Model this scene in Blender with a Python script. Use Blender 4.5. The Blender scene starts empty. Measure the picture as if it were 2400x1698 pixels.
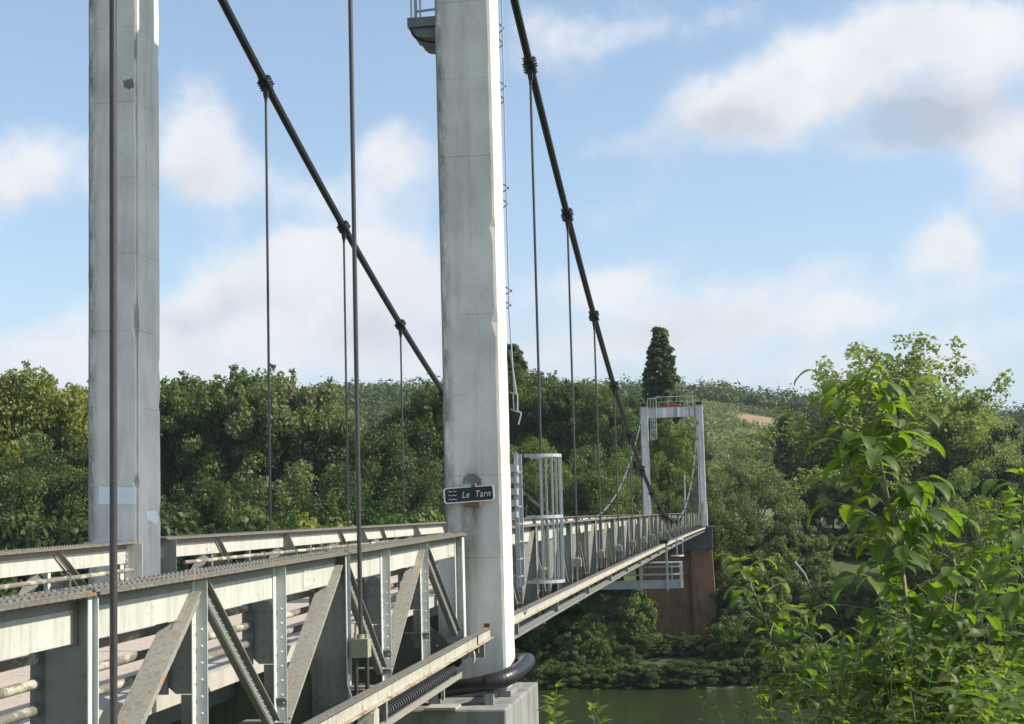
import bpy, math, random
import numpy as np
from mathutils import Vector, Matrix, noise
R = math.radians
rng = np.random.default_rng(7)
random.seed(7)
sc = bpy.context.scene
col = sc.collection

# ------------------------------------------------------------------ camera
F, CX, CY = 3600.0, 1200.0, 849.0            # focal length and centre for a 2400 x 1698 frame
def _axes():
    vY = np.array([1738.8 - CX, 1192 - CY, F]); vY /= np.linalg.norm(vY)
    n = np.cross(vY, np.array([1, -.0265, 0.])); n /= np.linalg.norm(n)
    if n[1] < 0: n = -n
    X = np.cross(n, vY)
    if X[0] < 0: X = -X
    return X, vY, -n
AX, AY, AZ = _axes()
def ray(x, y):
    d = np.array([x - CX, y - CY, F]); return np.array([d @ AX, d @ AY, d @ AZ])
def at(x, y, Y):
    r = ray(x, y); return r * (Y / r[1])
def atX(x, y, X):
    r = ray(x, y); return r * (X / r[0])
cam = bpy.data.cameras.new('camera'); camo = bpy.data.objects.new('camera', cam); col.objects.link(camo)
cam.sensor_width = 36; cam.lens = F / 2400 * 36; cam.clip_start = .1; cam.clip_end = 12000
m = np.array([[AX[0], -AX[1], -AX[2]], [AY[0], -AY[1], -AY[2]], [AZ[0], -AZ[1], -AZ[2]]])
M4 = Matrix([[*map(float, r), 0] for r in m] + [[0, 0, 0, 1]])
camo.matrix_world = M4
sc.camera = camo
sc.view_settings.view_transform = 'Standard'; sc.view_settings.look = 'None'
sc.view_settings.exposure = 0.5; sc.view_settings.gamma = 1
sc.cycles.max_bounces = 6; sc.cycles.transparent_max_bounces = 8

# ------------------------------------------------------------------ sky
SUN_EL, SUN_AZ = R(38), R(.12)               # azimuth measured from +X towards -Y
sd = Vector((math.cos(SUN_EL) * math.cos(SUN_AZ), -math.cos(SUN_EL) * math.sin(SUN_AZ), math.sin(SUN_EL)))
sun = bpy.data.lights.new('sun', 'SUN'); sun.energy = 4.6; sun.angle = R(.5); sun.color = (1, .93, .80)
suno = bpy.data.objects.new('sun', sun); col.objects.link(suno)
suno.rotation_euler = sd.to_track_quat('Z', 'Y').to_euler()
W = bpy.data.worlds.new('World'); sc.world = W; W.use_nodes = True
NT = W.node_tree; NT.nodes.clear()
class G:                                      # tiny node-graph helper
    def __init__(s, nt): s.nt = nt
    def n(s, t, **k):
        o = s.nt.nodes.new(t)
        for a, v in k.items():
            setattr(o, a, v)
        return o
    def lk(s, a, b): s.nt.links.new(a, b)
    def put(s, sock, v):
        if isinstance(v, bpy.types.NodeSocket): s.lk(v, sock)
        elif isinstance(v, (tuple, list)) and sock.type == 'RGBA' and len(v) == 3: sock.default_value = (*v, 1)
        else: sock.default_value = v
    def math(s, op, a, b=0.0, c=None, clamp=False):
        o = s.n('ShaderNodeMath', operation=op); o.use_clamp = clamp
        s.put(o.inputs[0], a); s.put(o.inputs[1], b)
        if c is not None: s.put(o.inputs[2], c)
        return o.outputs[0]
    def vmath(s, op, a, b=None):
        o = s.n('ShaderNodeVectorMath', operation=op); s.put(o.inputs[0], a)
        if b is not None: s.put(o.inputs[1], b)
        return o.outputs['Value'] if op in ('LENGTH', 'DOT_PRODUCT') else o.outputs[0]
    def noise(s, vec, scale, detail=4, rough=.55, dist=0.0, out=0):
        o = s.n('ShaderNodeTexNoise'); s.put(o.inputs['Vector'], vec)
        o.inputs['Scale'].default_value = scale; o.inputs['Detail'].default_value = detail
        o.inputs['Roughness'].default_value = rough; o.inputs['Distortion'].default_value = dist
        return o.outputs[out]
    def mapr(s, v, a, b, c=0.0, d=1.0, smooth=False):
        o = s.n('ShaderNodeMapRange'); o.interpolation_type = 'SMOOTHSTEP' if smooth else 'LINEAR'
        s.put(o.inputs[0], v)
        for i, q in zip((1, 2, 3, 4), (a, b, c, d)): s.put(o.inputs[i], q)
        return o.outputs[0]
    def mix(s, f, a, b, mode='MIX'):
        o = s.n('ShaderNodeMix', data_type='RGBA', blend_type=mode)
        s.put(o.inputs[0], f); s.put(o.inputs[6], a); s.put(o.inputs[7], b)
        return o.outputs[2]
g = G(NT)
tc = g.n('ShaderNodeTexCoord'); dirv = tc.outputs['Generated']
sky = g.n('ShaderNodeTexSky', sky_type='NISHITA'); sky.sun_disc = False
sky.sun_elevation = SUN_EL; sky.sun_rotation = math.atan2(sd.x, sd.y)
sky.altitude = 100; sky.air_density = 1.0; sky.dust_density = .8; sky.ozone_density = 1.6
sep = g.n('ShaderNodeSeparateXYZ'); g.lk(dirv, sep.inputs[0])
dy = g.math('MAXIMUM', sep.outputs[1], .02)
u = g.math('DIVIDE', sep.outputs[0], dy); v = g.math('DIVIDE', sep.outputs[2], dy)
cmb = g.n('ShaderNodeCombineXYZ'); g.lk(u, cmb.inputs[0]); g.lk(v, cmb.inputs[1]); uv = cmb.outputs[0]
# cloud field in the half of the sky ahead; general field (for the rest) from the flat cloud layer
w1 = g.noise(uv, 9.0, 5, .6, out=1)
warp = g.vmath('SCALE', g.vmath('SUBTRACT', w1, (.5, .5, .5)))
warp.node.inputs['Scale'].default_value = .065
uvw = g.vmath('ADD', uv, warp)
CL = [  # pixel x, y, radius x, radius y, angle (deg, + = rising to the right), strength
 (1640,285,150,70,14,1.0),(1790,235,170,85,26,1.2),(1930,150,170,110,30,1.3),(2080,80,190,100,20,1.2),(2210,40,150,80,10,.8),
 (2360,60,120,60,20,.9),(2330,150,130,70,25,.9),(2220,270,230,90,6,.85),(2060,330,170,45,5,.45),(2350,300,120,60,0,.8),
 (2360,390,90,90,10,1.1),(2340,470,90,60,0,.6),
 (1330,90,150,90,-10,.55),(1480,60,170,80,10,.5),(1640,20,150,50,5,.4),(1270,40,80,60,0,.4),
 (1420,360,90,40,10,.6),(1480,480,100,40,35,.55),(1360,510,110,45,10,.5),(1570,560,70,35,0,.35),
 (2190,580,75,80,-45,1.15),(2240,620,60,60,0,.9),(2080,640,120,50,25,.7),(2370,660,60,30,0,.8),
 (1430,680,150,55,12,1.0),(1300,690,150,60,0,.6),(1640,720,220,70,10,.8),(1880,640,160,50,20,.6),(1700,780,330,60,4,.75),
 (2010,750,260,50,5,.8),(1400,830,220,45,0,.7),(2370,780,110,35,10,.9),(2200,860,260,60,0,.6),(1750,890,400,50,0,.7),
 (40,370,110,90,-10,1.0),(150,360,120,70,10,.7),(0,480,110,90,0,.9),(200,430,160,80,0,.6),
 (450,290,110,110,-20,1.15),(520,370,120,80,-15,.9),(400,400,140,70,0,.6),(640,430,160,60,0,.35),
 (870,330,50,40,30,.7),(930,350,80,65,40,.9),(860,420,180,65,5,.75),(930,480,90,50,0,.55),(570,520,70,30,0,.4),
 (760,590,190,65,5,1.15),(940,640,170,90,-5,1.2),(560,690,170,70,10,1.05),(440,720,140,70,15,.9),(700,720,280,90,0,1.0),
 (880,760,240,80,0,.9),(480,830,280,60,0,.9),(760,850,300,55,0,.7),(190,760,140,60,10,.8),(60,830,170,60,-5,.95),(260,860,200,50,0,.7),
 (1000,860,200,50,0,.6),
]
SHD = [(2250,235,190,75,14,1.0),(2130,290,120,50,5,.6),(1690,310,190,42,8,.6),(2360,470,80,60,0,.6),(1950,330,60,30,0,.2),(880,800,260,50,0,.35),(560,720,190,40,0,.45),(1500,800,300,45,0,.35),(440,420,120,40,0,.35),(60,480,120,50,0,.3)]
def blobs(L, rad, vec):
    acc = None
    for (px, py, rx, ry, ang, st) in L:
        r_ = ray(px, py); mp = g.n('ShaderNodeMapping', vector_type='TEXTURE'); g.lk(vec, mp.inputs[0])
        mp.inputs['Location'].default_value = (r_[0] / r_[1], r_[2] / r_[1], 0); mp.inputs['Rotation'].default_value = (0, 0, R(ang))
        mp.inputs['Scale'].default_value = (rx / F * rad, ry / F * rad, 1)
        e_ = g.math('POWER', 2.0, g.math('MULTIPLY', g.vmath('DOT_PRODUCT', mp.outputs[0], mp.outputs[0]), -2.2))
        acc = g.math('MULTIPLY', e_, st) if acc is None else g.math('MULTIPLY_ADD', e_, st, acc)
    return acc
shb = blobs(SHD, 1.3, uvw)
tot = None
for (px, py, rx, ry, ang, st) in CL:
    r_ = ray(px, py); c0 = (r_[0] / r_[1], r_[2] / r_[1], 0)
    mp = g.n('ShaderNodeMapping', vector_type='TEXTURE'); g.lk(uvw, mp.inputs[0])
    mp.inputs['Location'].default_value = c0
    mp.inputs['Rotation'].default_value = (0, 0, R(ang))
    mp.inputs['Scale'].default_value = (rx / F * 1.36, ry / F * 1.34, 1)
    d = g.vmath('DOT_PRODUCT', mp.outputs[0], mp.outputs[0])
    e_ = g.math('POWER', 2.0, g.math('MULTIPLY', d, -2.2))
    tot = g.math('MULTIPLY', e_, st) if tot is None else g.math('MULTIPLY_ADD', e_, st, tot)
fine = g.noise(uv, 24.0, 6, .62); med = g.noise(uv, 8.0, 3, .5)
dens = g.math('ADD', tot, g.math('MULTIPLY', g.math('SUBTRACT', fine, .5), 1.7))
dens = g.math('ADD', dens, g.math('MULTIPLY', g.math('SUBTRACT', med, .5), 1.1))
dens_a = g.mapr(dens, .22, 1.6, 0, 1, True)
# rest of the sky
fz = g.math('MAXIMUM', sep.outputs[2], .03)
cm2 = g.n('ShaderNodeCombineXYZ'); g.lk(g.math('DIVIDE', sep.outputs[0], fz), cm2.inputs[0]); g.lk(g.math('DIVIDE', sep.outputs[1], fz), cm2.inputs[1])
dens_b = g.mapr(g.noise(cm2.outputs[0], .8, 5, .6), .5, .7, 0, .8, True)
front = g.mapr(sep.outputs[1], .55, .75, 0, 1, True)
dm = g.n('ShaderNodeMix', data_type='FLOAT'); g.lk(front, dm.inputs[0]); g.lk(dens_b, dm.inputs[2]); g.lk(dens_a, dm.inputs[3])
dens = dm.outputs[0]
shade = g.noise(g.vmath('ADD', uvw, (0.004, -.012, 0)), 13.0, 4, .55)
thick = g.mapr(tot, .8, 2.4, 0, 1)
sh = g.math('ADD', g.math('MULTIPLY', g.math('MULTIPLY', g.mapr(shade, .38, .62), g.mapr(thick, 0, 1, .25, 1.0)), .35), g.math('MULTIPLY', shb, g.mapr(shade, .25, .6, .5, 1.1)), clamp=True)
SKS = .145
cloudc = g.mix(sh, (4.7, 4.72, 4.8), (2.55, 2.75, 3.1))
skc = g.mix(1.0, sky.outputs[0], (.92, .96, .97), 'MULTIPLY')
skc = g.mix(.25, skc, (2.5, 2.95, 3.5))
hz = g.mapr(v, .02, .20, .55, 0, True)
skc = g.mix(hz, skc, (3.0, 3.4, 3.95))
fin = g.mix(g.math('MULTIPLY', dens, .93), skc, cloudc)
bg = g.n('ShaderNodeBackground'); g.lk(fin, bg.inputs[0]); bg.inputs[1].default_value = SKS
ow = g.n('ShaderNodeOutputWorld'); g.lk(bg.outputs[0], ow.inputs[0])
W.cycles.sampling_method = 'MANUAL'; W.cycles.sample_map_resolution = 512

# ------------------------------------------------------------------ helpers
def tag(o, label=None, cat=None, group=None, kind=None):
    if label: o['label'] = label
    if cat: o['category'] = cat
    if group: o['group'] = group
    if kind: o['kind'] = kind
    return o
def empty(name, loc, label, cat, group=None, rz=0):
    o = bpy.data.objects.new(name, None); col.objects.link(o); o.location = loc; o.rotation_euler.z = rz
    o.empty_display_size = .2
    return tag(o, label, cat, group)
def link(name, me, parent=None, loc=None):
    o = bpy.data.objects.new(name, me); col.objects.link(o)
    if parent is not None:
        o.parent = parent
    if loc is not None: o.location = loc
    return o
class MB:
    def __init__(s): s.v = []; s.f = []; s.sm = []
    def add(s, vs, fs, smooth=False):
        k = len(s.v); s.v += [tuple(map(float, p)) for p in vs]; s.f += [tuple(i + k for i in f) for f in fs]
        s.sm += [smooth] * len(fs); return s
    def box(s, x0, x1, y0, y1, z0, z1):
        x0, x1 = sorted((x0, x1)); y0, y1 = sorted((y0, y1)); z0, z1 = sorted((z0, z1))
        return s.add([(x0,y0,z0),(x1,y0,z0),(x1,y1,z0),(x0,y1,z0),(x0,y0,z1),(x1,y0,z1),(x1,y1,z1),(x0,y1,z1)],
            [(0,3,2,1),(4,5,6,7),(0,1,5,4),(1,2,6,5),(2,3,7,6),(3,0,4,7)])
    def prism(s, poly, a, b, axis='y'):          # polygon in the plane across `axis`, from a to b
        n = len(poly); vs = []
        for t in (a, b):
            for (p, q) in poly:
                vs.append({'y': (p, t, q), 'x': (t, p, q), 'z': (p, q, t)}[axis])
        fs = [tuple(range(n)), tuple(range(2*n-1, n-1, -1))] + [(i, i+n, (i+1) % n + n, (i+1) % n) for i in range(n)]
        return s.add(vs, fs)
    def along(s, x0, x1, z0, z1, ys, zf):        # bar following the deck line zf(Y)
        x0, x1 = sorted((x0, x1)); z0, z1 = sorted((z0, z1)); vs = []; fs = []
        for y in ys:
            z = zf(y); vs += [(x0, y, z+z0), (x1, y, z+z0), (x1, y, z+z1), (x0, y, z+z1)]
        for i in range(len(ys)-1):
            k = 4*i
            for j in range(4): fs.append((k+j, k+(j+1) % 4, k+4+(j+1) % 4, k+4+j))
        fs.append((3, 2, 1, 0)); k = 4*(len(ys)-1); fs.append((k, k+1, k+2, k+3))
        return s.add(vs, fs)
    def bar(s, a, b, w, h, side=(1, 0, 0)):      # w along `side`, h across
        a = Vector(a); b = Vector(b); d = (b-a).normalized(); x = Vector(side); x = (x - d*x.dot(d)).normalized(); y = d.cross(x)
        vs = [p + x*(sx*w/2) + y*(sy*h/2) for p in (a, b) for sx, sy in ((-1,-1),(1,-1),(1,1),(-1,1))]
        return s.add(vs, [(3,2,1,0),(4,5,6,7),(0,1,5,4),(1,2,6,5),(2,3,7,6),(3,0,4,7)])
    def tube(s, pts, r, n=8, caps=True):
        pts = [Vector(p) for p in pts]; m_ = len(pts); rs = r if isinstance(r, (list, tuple)) else [r]*m_
        vs = []; up = None
        for i, p in enumerate(pts):
            d = (pts[min(i+1, m_-1)] - pts[max(i-1, 0)]).normalized()
            if up is None: up = Vector((0, 0, 1)) if abs(d.z) < .9 else Vector((1, 0, 0))
            x = d.cross(up); x = x.normalized() if x.length > 1e-4 else Vector((1,0,0)); y = x.cross(d); up = y
            for k in range(n):
                a = 2*math.pi*k/n; vs.append(p + (x*math.cos(a) + y*math.sin(a))*rs[i])
        fs = [(i*n+k, i*n+(k+1) % n, (i+1)*n+(k+1) % n, (i+1)*n+k) for i in range(m_-1) for k in range(n)]
        s.add(vs, fs, True)
        if caps: s.add([vs[k] for k in range(n)], [tuple(range(n-1, -1, -1))]); s.add(vs[-n:], [tuple(range(n))])
        return s
    def rivet(s, p, nrm, r=.016, h=None):
        p = Vector(p); nrm = Vector(nrm).normalized(); h = h or r*.75
        x = nrm.orthogonal().normalized(); y = nrm.cross(x); vs = []
        for rr, hh in ((1, -.1), (.75, .65)):
            for k in range(6):
                a = k*math.pi/3; vs.append(p + (x*math.cos(a)+y*math.sin(a))*r*rr + nrm*h*hh)
        vs.append(p + nrm*h)
        return s.add(vs, [(k, (k+1) % 6, (k+1) % 6+6, k+6) for k in range(6)] + [(k+6, (k+1) % 6+6, 12) for k in range(6)], True)
    def mesh(s, name, mat):
        me = bpy.data.meshes.new(name); me.from_pydata(s.v, [], s.f); me.materials.append(mat)
        me.polygons.foreach_set('use_smooth', s.sm); me.update(); return me
    def build(s, name, mat, parent=None, loc=None): return link(name, s.mesh(name, mat), parent, loc)

# ------------------------------------------------------------------ materials
def newmat(name):
    mt = bpy.data.materials.new(name); mt.use_nodes = True; nt = mt.node_tree; nt.nodes.clear()
    gg = G(nt); o = gg.n('ShaderNodeOutputMaterial'); b = gg.n('ShaderNodeBsdfPrincipled'); gg.lk(b.outputs[0], o.inputs[0])
    geo = gg.n('ShaderNodeNewGeometry'); return mt, gg, b, geo.outputs['Position'], o
def stretch(gg, pos, sx, sy, sz):
    mp = gg.n('ShaderNodeMapping'); gg.lk(pos, mp.inputs[0]); mp.inputs['Scale'].default_value = (sx, sy, sz); return mp.outputs[0]
def bump(gg, b, h, dist, st=.6):
    o = gg.n('ShaderNodeBump'); gg.lk(h, o.inputs['Height']); o.inputs['Distance'].default_value = dist; o.inputs['Strength'].default_value = st
    gg.lk(o.outputs[0], b.inputs['Normal'])
def paint(name, c, dirt=(.12, .11, .09), dirt_amt=.4, rust=0.0, lichen=0.0, rough=.55, streak=True, orange=0.0):
    mt, gg, b, pos, o = newmat(name)
    n1 = gg.noise(pos, 2.2, 6, .65); n2 = gg.noise(pos, 22, 5, .7)
    ns = gg.noise(stretch(gg, pos, 9, 9, .7), 1.6, 5, .65)
    cc = gg.mix(gg.mapr(n1, .35, .7), c, tuple(q*.84 for q in c))
    f = gg.math('MULTIPLY', gg.mapr(ns if streak else n2, .48, .78), dirt_amt)
    cc = gg.mix(f, cc, dirt)
    cc = gg.mix(gg.math('MULTIPLY', gg.mapr(n2, .6, .74), dirt_amt*1.2, clamp=True), cc, tuple(q*.9 for q in dirt))
    if lichen:
        l1 = gg.noise(pos, 34, 5, .8); cc = gg.mix(gg.math('MULTIPLY', gg.mapr(l1, .48, .60), lichen, clamp=True), cc, (.30, .29, .25))
        l2 = gg.noise(pos, 27, 6, .8, out=0, dist=.8); cc = gg.mix(gg.math('MULTIPLY', gg.mapr(l2, .52, .6), lichen*.7, clamp=True), cc, (.10, .095, .085))
    if orange:
        p3 = gg.vmath('ADD', pos, (3.7, 1.1, 8.2)); l3 = gg.noise(p3, 5.5, 4, .7)
        cc = gg.mix(gg.math('MULTIPLY', gg.mapr(l3, .66 - .04*orange, .69 - .04*orange), .9), cc, (.42, .16, .03))
    if rust:
        r1 = gg.noise(gg.vmath('ADD', pos, (1, 5, 2)), 7, 6, .75)
        cc = gg.mix(gg.mapr(r1, .70-.18*rust, .76-.15*rust), cc, gg.mix(n2, (.30, .10, .035), (.11, .05, .03)))
    gg.lk(cc, b.inputs['Base Color']); b.inputs['Roughness'].default_value = rough
    bump(gg, b, n2, .004); return mt
M = {}
M['steel'] = paint('shaded_steel', (.235, .24, .22), dirt_amt=.35, rust=.12)  # shaded copy of the truss paint, darkened for faces turned from the sun
M['steel_lit'] = paint('sunlit_steel', (.56, .56, .50), dirt=(.20, .17, .12), dirt_amt=.55, rust=.3)  # sunlit copy of the truss paint, lightened for the sun-facing chord webs
M['flange'] = paint('weathered_flange', (.15, .14, .115), dirt=(.045, .04, .034), dirt_amt=.8, rust=.45, lichen=.5, orange=.8, rough=.9, streak=False)
M['edge'] = paint('sunlit_edge', (.62, .64, .60), dirt_amt=.35, rust=.2)  # same truss paint again, sunlight on post flanges put into the colour
M['diag'] = paint('lichened_steel', (.31, .295, .25), dirt=(.17, .155, .125), dirt_amt=.6, lichen=.75, rough=.95, streak=False, orange=1.0)
M['darksteel'] = paint('dark_grey_steel', (.15, .165, .155), dirt=(.06, .06, .055), dirt_amt=.55, rust=.12)
M['mainsteel'] = paint('main_span_steel', (.24, .25, .235), dirt=(.09, .085, .07), dirt_amt=.65, rust=.22, lichen=.3)
M['beam'] = paint('gantry_beam_steel', (.48, .46, .39), dirt=(.13, .11, .08), dirt_amt=.75, rust=.5, lichen=.15, rough=.8)
M['flaking'] = paint('flaking_steel', (.50, .44, .32), dirt=(.16, .10, .05), dirt_amt=.8, rust=.95, lichen=.2, rough=.9, streak=False, orange=.6)
M['galv'] = paint('galvanised_steel', (.46, .49, .50), dirt_amt=.12, rough=.42)
M['block'] = paint('lichened_block', (.36, .35, .24), dirt=(.15, .14, .09), dirt_amt=.5, lichen=.6, rough=1, streak=False)
M['red'] = paint('red_paint', (.34, .07, .035), dirt_amt=.3)
def pipe_mat():
    mt, gg, b, pos, o = newmat('lichened_pipe')
    n1 = gg.noise(stretch(gg, pos, 2, 1, 2), 3.0, 5, .6); n2 = gg.noise(pos, 45, 4, .7); 
    cc = gg.mix(n2, (.12, .11, .085), (.26, .235, .185))
    cc = gg.mix(gg.mapr(gg.math('MULTIPLY_ADD', n2, .25, n1), .64, .72), cc, gg.mix(n2, (.38, .37, .28), (.56, .54, .43)))
    gg.lk(cc, b.inputs['Base Color']); b.inputs['Roughness'].default_value = .95; bump(gg, b, n2, .012, 1); return mt
M['pipe'] = pipe_mat()
def concrete(name, c, amt=.5, lines=0.0, dark=(.10, .10, .095), vs=.28, edge=False):
    mt, gg, b, pos, o = newmat(name)
    n1 = gg.noise(pos, .9, 6, .62); n2 = gg.noise(pos, 14, 6, .7); ns = gg.noise(stretch(gg, pos, 3.2, 3.2, vs), 1.3, 6, .62, dist=.4)
    cc = gg.mix(gg.mapr(n1, .36, .66), tuple(q*1.1 for q in c), tuple(q*.8 for q in c))
    cc = gg.mix(gg.math('MULTIPLY', gg.mapr(ns, .50, .76), amt), cc, dark)
    cc = gg.mix(gg.math('MULTIPLY', gg.mapr(n2, .58, .78), amt*.8), cc, tuple(q*1.5 for q in dark))
    v_ = gg.n('ShaderNodeTexVoronoi'); gg.lk(pos, v_.inputs['Vector']); v_.inputs['Scale'].default_value = 3.1
    cc = gg.mix(gg.math('MULTIPLY', gg.mapr(v_.outputs['Distance'], .0, .035, 1, 0), .7), cc, (.09, .085, .08))
    h = n2
    if edge:                                  # lichen stained strips along the outer arrises of the pillars
        sx = gg.n('ShaderNodeSeparateXYZ'); gg.lk(pos, sx.inputs[0])
        d1 = gg.math('ABSOLUTE', gg.math('ADD', sx.outputs[0], 4.14)); d2 = gg.math('ABSOLUTE', gg.math('ADD', sx.outputs[0], 9.47))
        dd = gg.mapr(gg.math('MINIMUM', d1, d2), .02, .17, 1, 0)
        en = gg.noise(stretch(gg, pos, 4, 4, 1.1), 2.2, 6, .75)
        cc = gg.mix(gg.math('MULTIPLY', dd, gg.mapr(en, .38, .60)), cc, (.15, .15, .135))
        # run of rust and grime below the sign bracket, flaked patches on the sunny faces
        gx = gg.mapr(gg.math('ABSOLUTE', gg.math('ADD', sx.outputs[0], gg.math('MULTIPLY_ADD', en, .25, 3.66))), .04, .24, 1, 0, True)
        gz2 = gg.math('MULTIPLY', gg.mapr(sx.outputs[2], -1.6, .10, 0, 1), gg.mapr(sx.outputs[2], .42, .75, 1, 0))
        cc = gg.mix(gg.math('MULTIPLY', gg.math('MULTIPLY', gx, gz2), gg.mapr(en, .30, .62, .25, .95)), cc, (.13, .115, .095))
        side = gg.math('GREATER_THAN', sx.outputs[0], -3.352)
        fl = gg.mapr(gg.noise(stretch(gg, pos, 3, 5, 1.5), 2.4, 7, .75, dist=.6), .60, .64)
        cc = gg.mix(gg.math('MULTIPLY', gg.math('MULTIPLY', side, fl), .8), cc, (.30, .23, .16))
    if lines:
        sp = gg.n('ShaderNodeSeparateXYZ'); gg.lk(pos, sp.inputs[0])
        fr = gg.math('FRACT', gg.math('MULTIPLY', gg.math('MULTIPLY_ADD', gg.noise(pos, 1.2), .03, sp.outputs[2]), 1/lines))
        ln = gg.math('MULTIPLY', gg.mapr(gg.math('ABSOLUTE', gg.math('SUBTRACT', fr, .5)), 0, .012, 1, 0), gg.mapr(n1, .42, .55))
        cc = gg.mix(gg.math('MULTIPLY', ln, .38), cc, dark)
    gg.lk(cc, b.inputs['Base Color']); b.inputs['Roughness'].default_value = .92; bump(gg, b, h, .01, .5); return mt
M['pillar'] = concrete('pillar_concrete', (.68, .665, .61), .34, 1.15, edge=True)
M['pillar_edge'] = concrete('chipped_concrete', (.33, .33, .315), .95, 0, (.085, .08, .072))
M['block_conc'] = concrete('pier_concrete', (.27, .27, .25), .8, 0, (.07, .075, .07), .2)
M['slab'] = concrete('slab_concrete', (.46, .42, .36), .45)
M['blotch'] = concrete('dark_blotch', (.20, .20, .19), .7)
M['patch'] = concrete('patch_mortar', (.82, .88, .92), .08)
M['far_pier'] = concrete('brown_pier', (.24, .135, .075), .8, .55, (.035, .03, .027), .15)
M['far_cap'] = concrete('dark_cap', (.13, .125, .115), .8, 0, (.03, .03, .03), .2)
def road_mat():
    mt, gg, b, pos, o = newmat('road'); n1 = gg.noise(pos, .7, 5, .6); n2 = gg.noise(pos, 90, 3, .7)
    cc = gg.mix(n1, (.60, .48, .38), (.47, .39, .32)); cc = gg.mix(gg.mapr(n2, .4, .7), cc, (.36, .30, .25))
    cr = gg.n('ShaderNodeTexVoronoi', feature='DISTANCE_TO_EDGE'); gg.lk(gg.vmath('ADD', stretch(gg, pos, .5, .22, 1), gg.vmath('SCALE', w1 if False else gg.noise(pos, 2, out=1))), cr.inputs['Vector']); cr.inputs['Scale'].default_value = 1.2
    cc = gg.mix(gg.math('MULTIPLY', gg.mapr(cr.outputs['Distance'], 0, .012, 1, 0), .5), cc, (.12, .11, .10))
    gg.lk(cc, b.inputs['Base Color']); b.inputs['Roughness'].default_value = .95; bump(gg, b, n2, .0012); return mt
M['road'] = road_mat()
def plain(name, c, rough=.5, metal=0.0, var=.15, bs=30, bd=.002):
    mt, gg, b, pos, o = newmat(name); n2 = gg.noise(pos, bs, 4, .6)
    gg.lk(gg.mix(n2, tuple(q*(1-var) for q in c), tuple(q*(1+var) for q in c)), b.inputs['Base Color'])
    b.inputs['Roughness'].default_value = rough; b.inputs['Metallic'].default_value = metal; bump(gg, b, n2, bd); return mt
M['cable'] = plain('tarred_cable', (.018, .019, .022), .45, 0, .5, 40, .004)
M['rod'] = plain('hanger_steel', (.062, .056, .055), .42, .2, .5, 25, .002)
M['clamp'] = plain('clamp_iron', (.03, .032, .034), .5, .3, .5, 40, .004)
M['rubber'] = plain('black_pipe', (.022, .021, .023), .38, 0, .35, 12, .002)
M['hose'] = plain('ribbed_rubber', (.06, .06, .065), .4, 0, .4, 30, .002)
M['litcable'] = plain('sunlit_cable', (.13, .13, .12), .5, 0, .4, 40, .004)  # far half of the tarred cable, sunlight put into a paler colour
M['signblack'] = plain('sign_black', (.006, .007, .012), .35, 0, .2)
M['signwhite'] = plain('sign_white', (.75, .75, .73), .5, 0, .05)
M['rust'] = paint('rusted_iron', (.22, .11, .06), dirt=(.10, .04, .02), dirt_amt=.7, rough=.9, streak=False)
M['white'] = plain('white_panel', (.62, .63, .62), .5, 0, .06)
def leafmat(name, a, b_, tr=.35, rough=.55, veins=False, nscale=.35):
    mt = bpy.data.materials.new(name); mt.use_nodes = True; nt = mt.node_tree; nt.nodes.clear(); gg = G(nt)
    o = gg.n('ShaderNodeOutputMaterial'); b = gg.n('ShaderNodeBsdfPrincipled'); t = gg.n('ShaderNodeBsdfTranslucent'); mx = gg.n('ShaderNodeMixShader')
    at_ = gg.n('ShaderNodeAttribute'); at_.attribute_name = 'var'; geo = gg.n('ShaderNodeNewGeometry')
    n1 = gg.noise(geo.outputs['Position'], nscale, 3, .6)
    f = gg.math('ADD', gg.math('MULTIPLY', at_.outputs['Fac'], .55), gg.mapr(n1, .3, .7, 0, .45), clamp=True)
    cc = gg.mix(f, a, b_)
    gg.lk(cc, b.inputs['Base Color']); b.inputs['Roughness'].default_value = rough
    b.inputs['Specular IOR Level'].default_value = .35
    gg.lk(gg.mix(1.0, cc, (1.5, 1.75, .6), 'MULTIPLY'), t.inputs[0]); mx.inputs[0].default_value = tr
    gg.lk(b.outputs[0], mx.inputs[1]); gg.lk(t.outputs[0], mx.inputs[2]); gg.lk(mx.outputs[0], o.inputs[0]); return mt
M['bark'] = plain('bark', (.10, .085, .065), .95, 0, .4, 9, .02)
M['twig'] = plain('green_bark', (.22, .20, .09), .7, 0, .3, 60, .001)
# ------------------------------------------------------------------ terrain, water
def zt(Y):                                   # top of the truss top chord
    return -.245 - .0115*(22 - Y) if Y < 22 else -.18 - 2.7e-5*(Y - 62)**2
TY, FY, CRX, CLX, TRX, TLX = 21.85, 150.1, -3.735, -9.07, -3.98, -8.82
MX = -6.4
PR_Y = [-400, 4, 9, 22, 40, 46, 120, 127, 150, 172, 230, 330, 6000]
PR_Z = [-1.75, -1.8, -3.0, -7.6, -14.1, -17, -17, -14.7, -11.8, -3.2, -1.5, 0, 0]
RX = [-1200, 0, 500, 700, 1000, 1200, 1500, 1650, 1750, 1850, 2000, 2300, 2600, 4000]
RY = [960, 925, 930, 925, 912, 905, 902, 908, 934, 948, 962, 985, 1010, 1040]
def ridge(az):
    px = az*3600 + 1738; y = float(np.interp(px, RX, RY)); yh = 1192 + .0265*(1738.8 - px)
    return (yh - y)/3600*540 - 5.0
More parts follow.
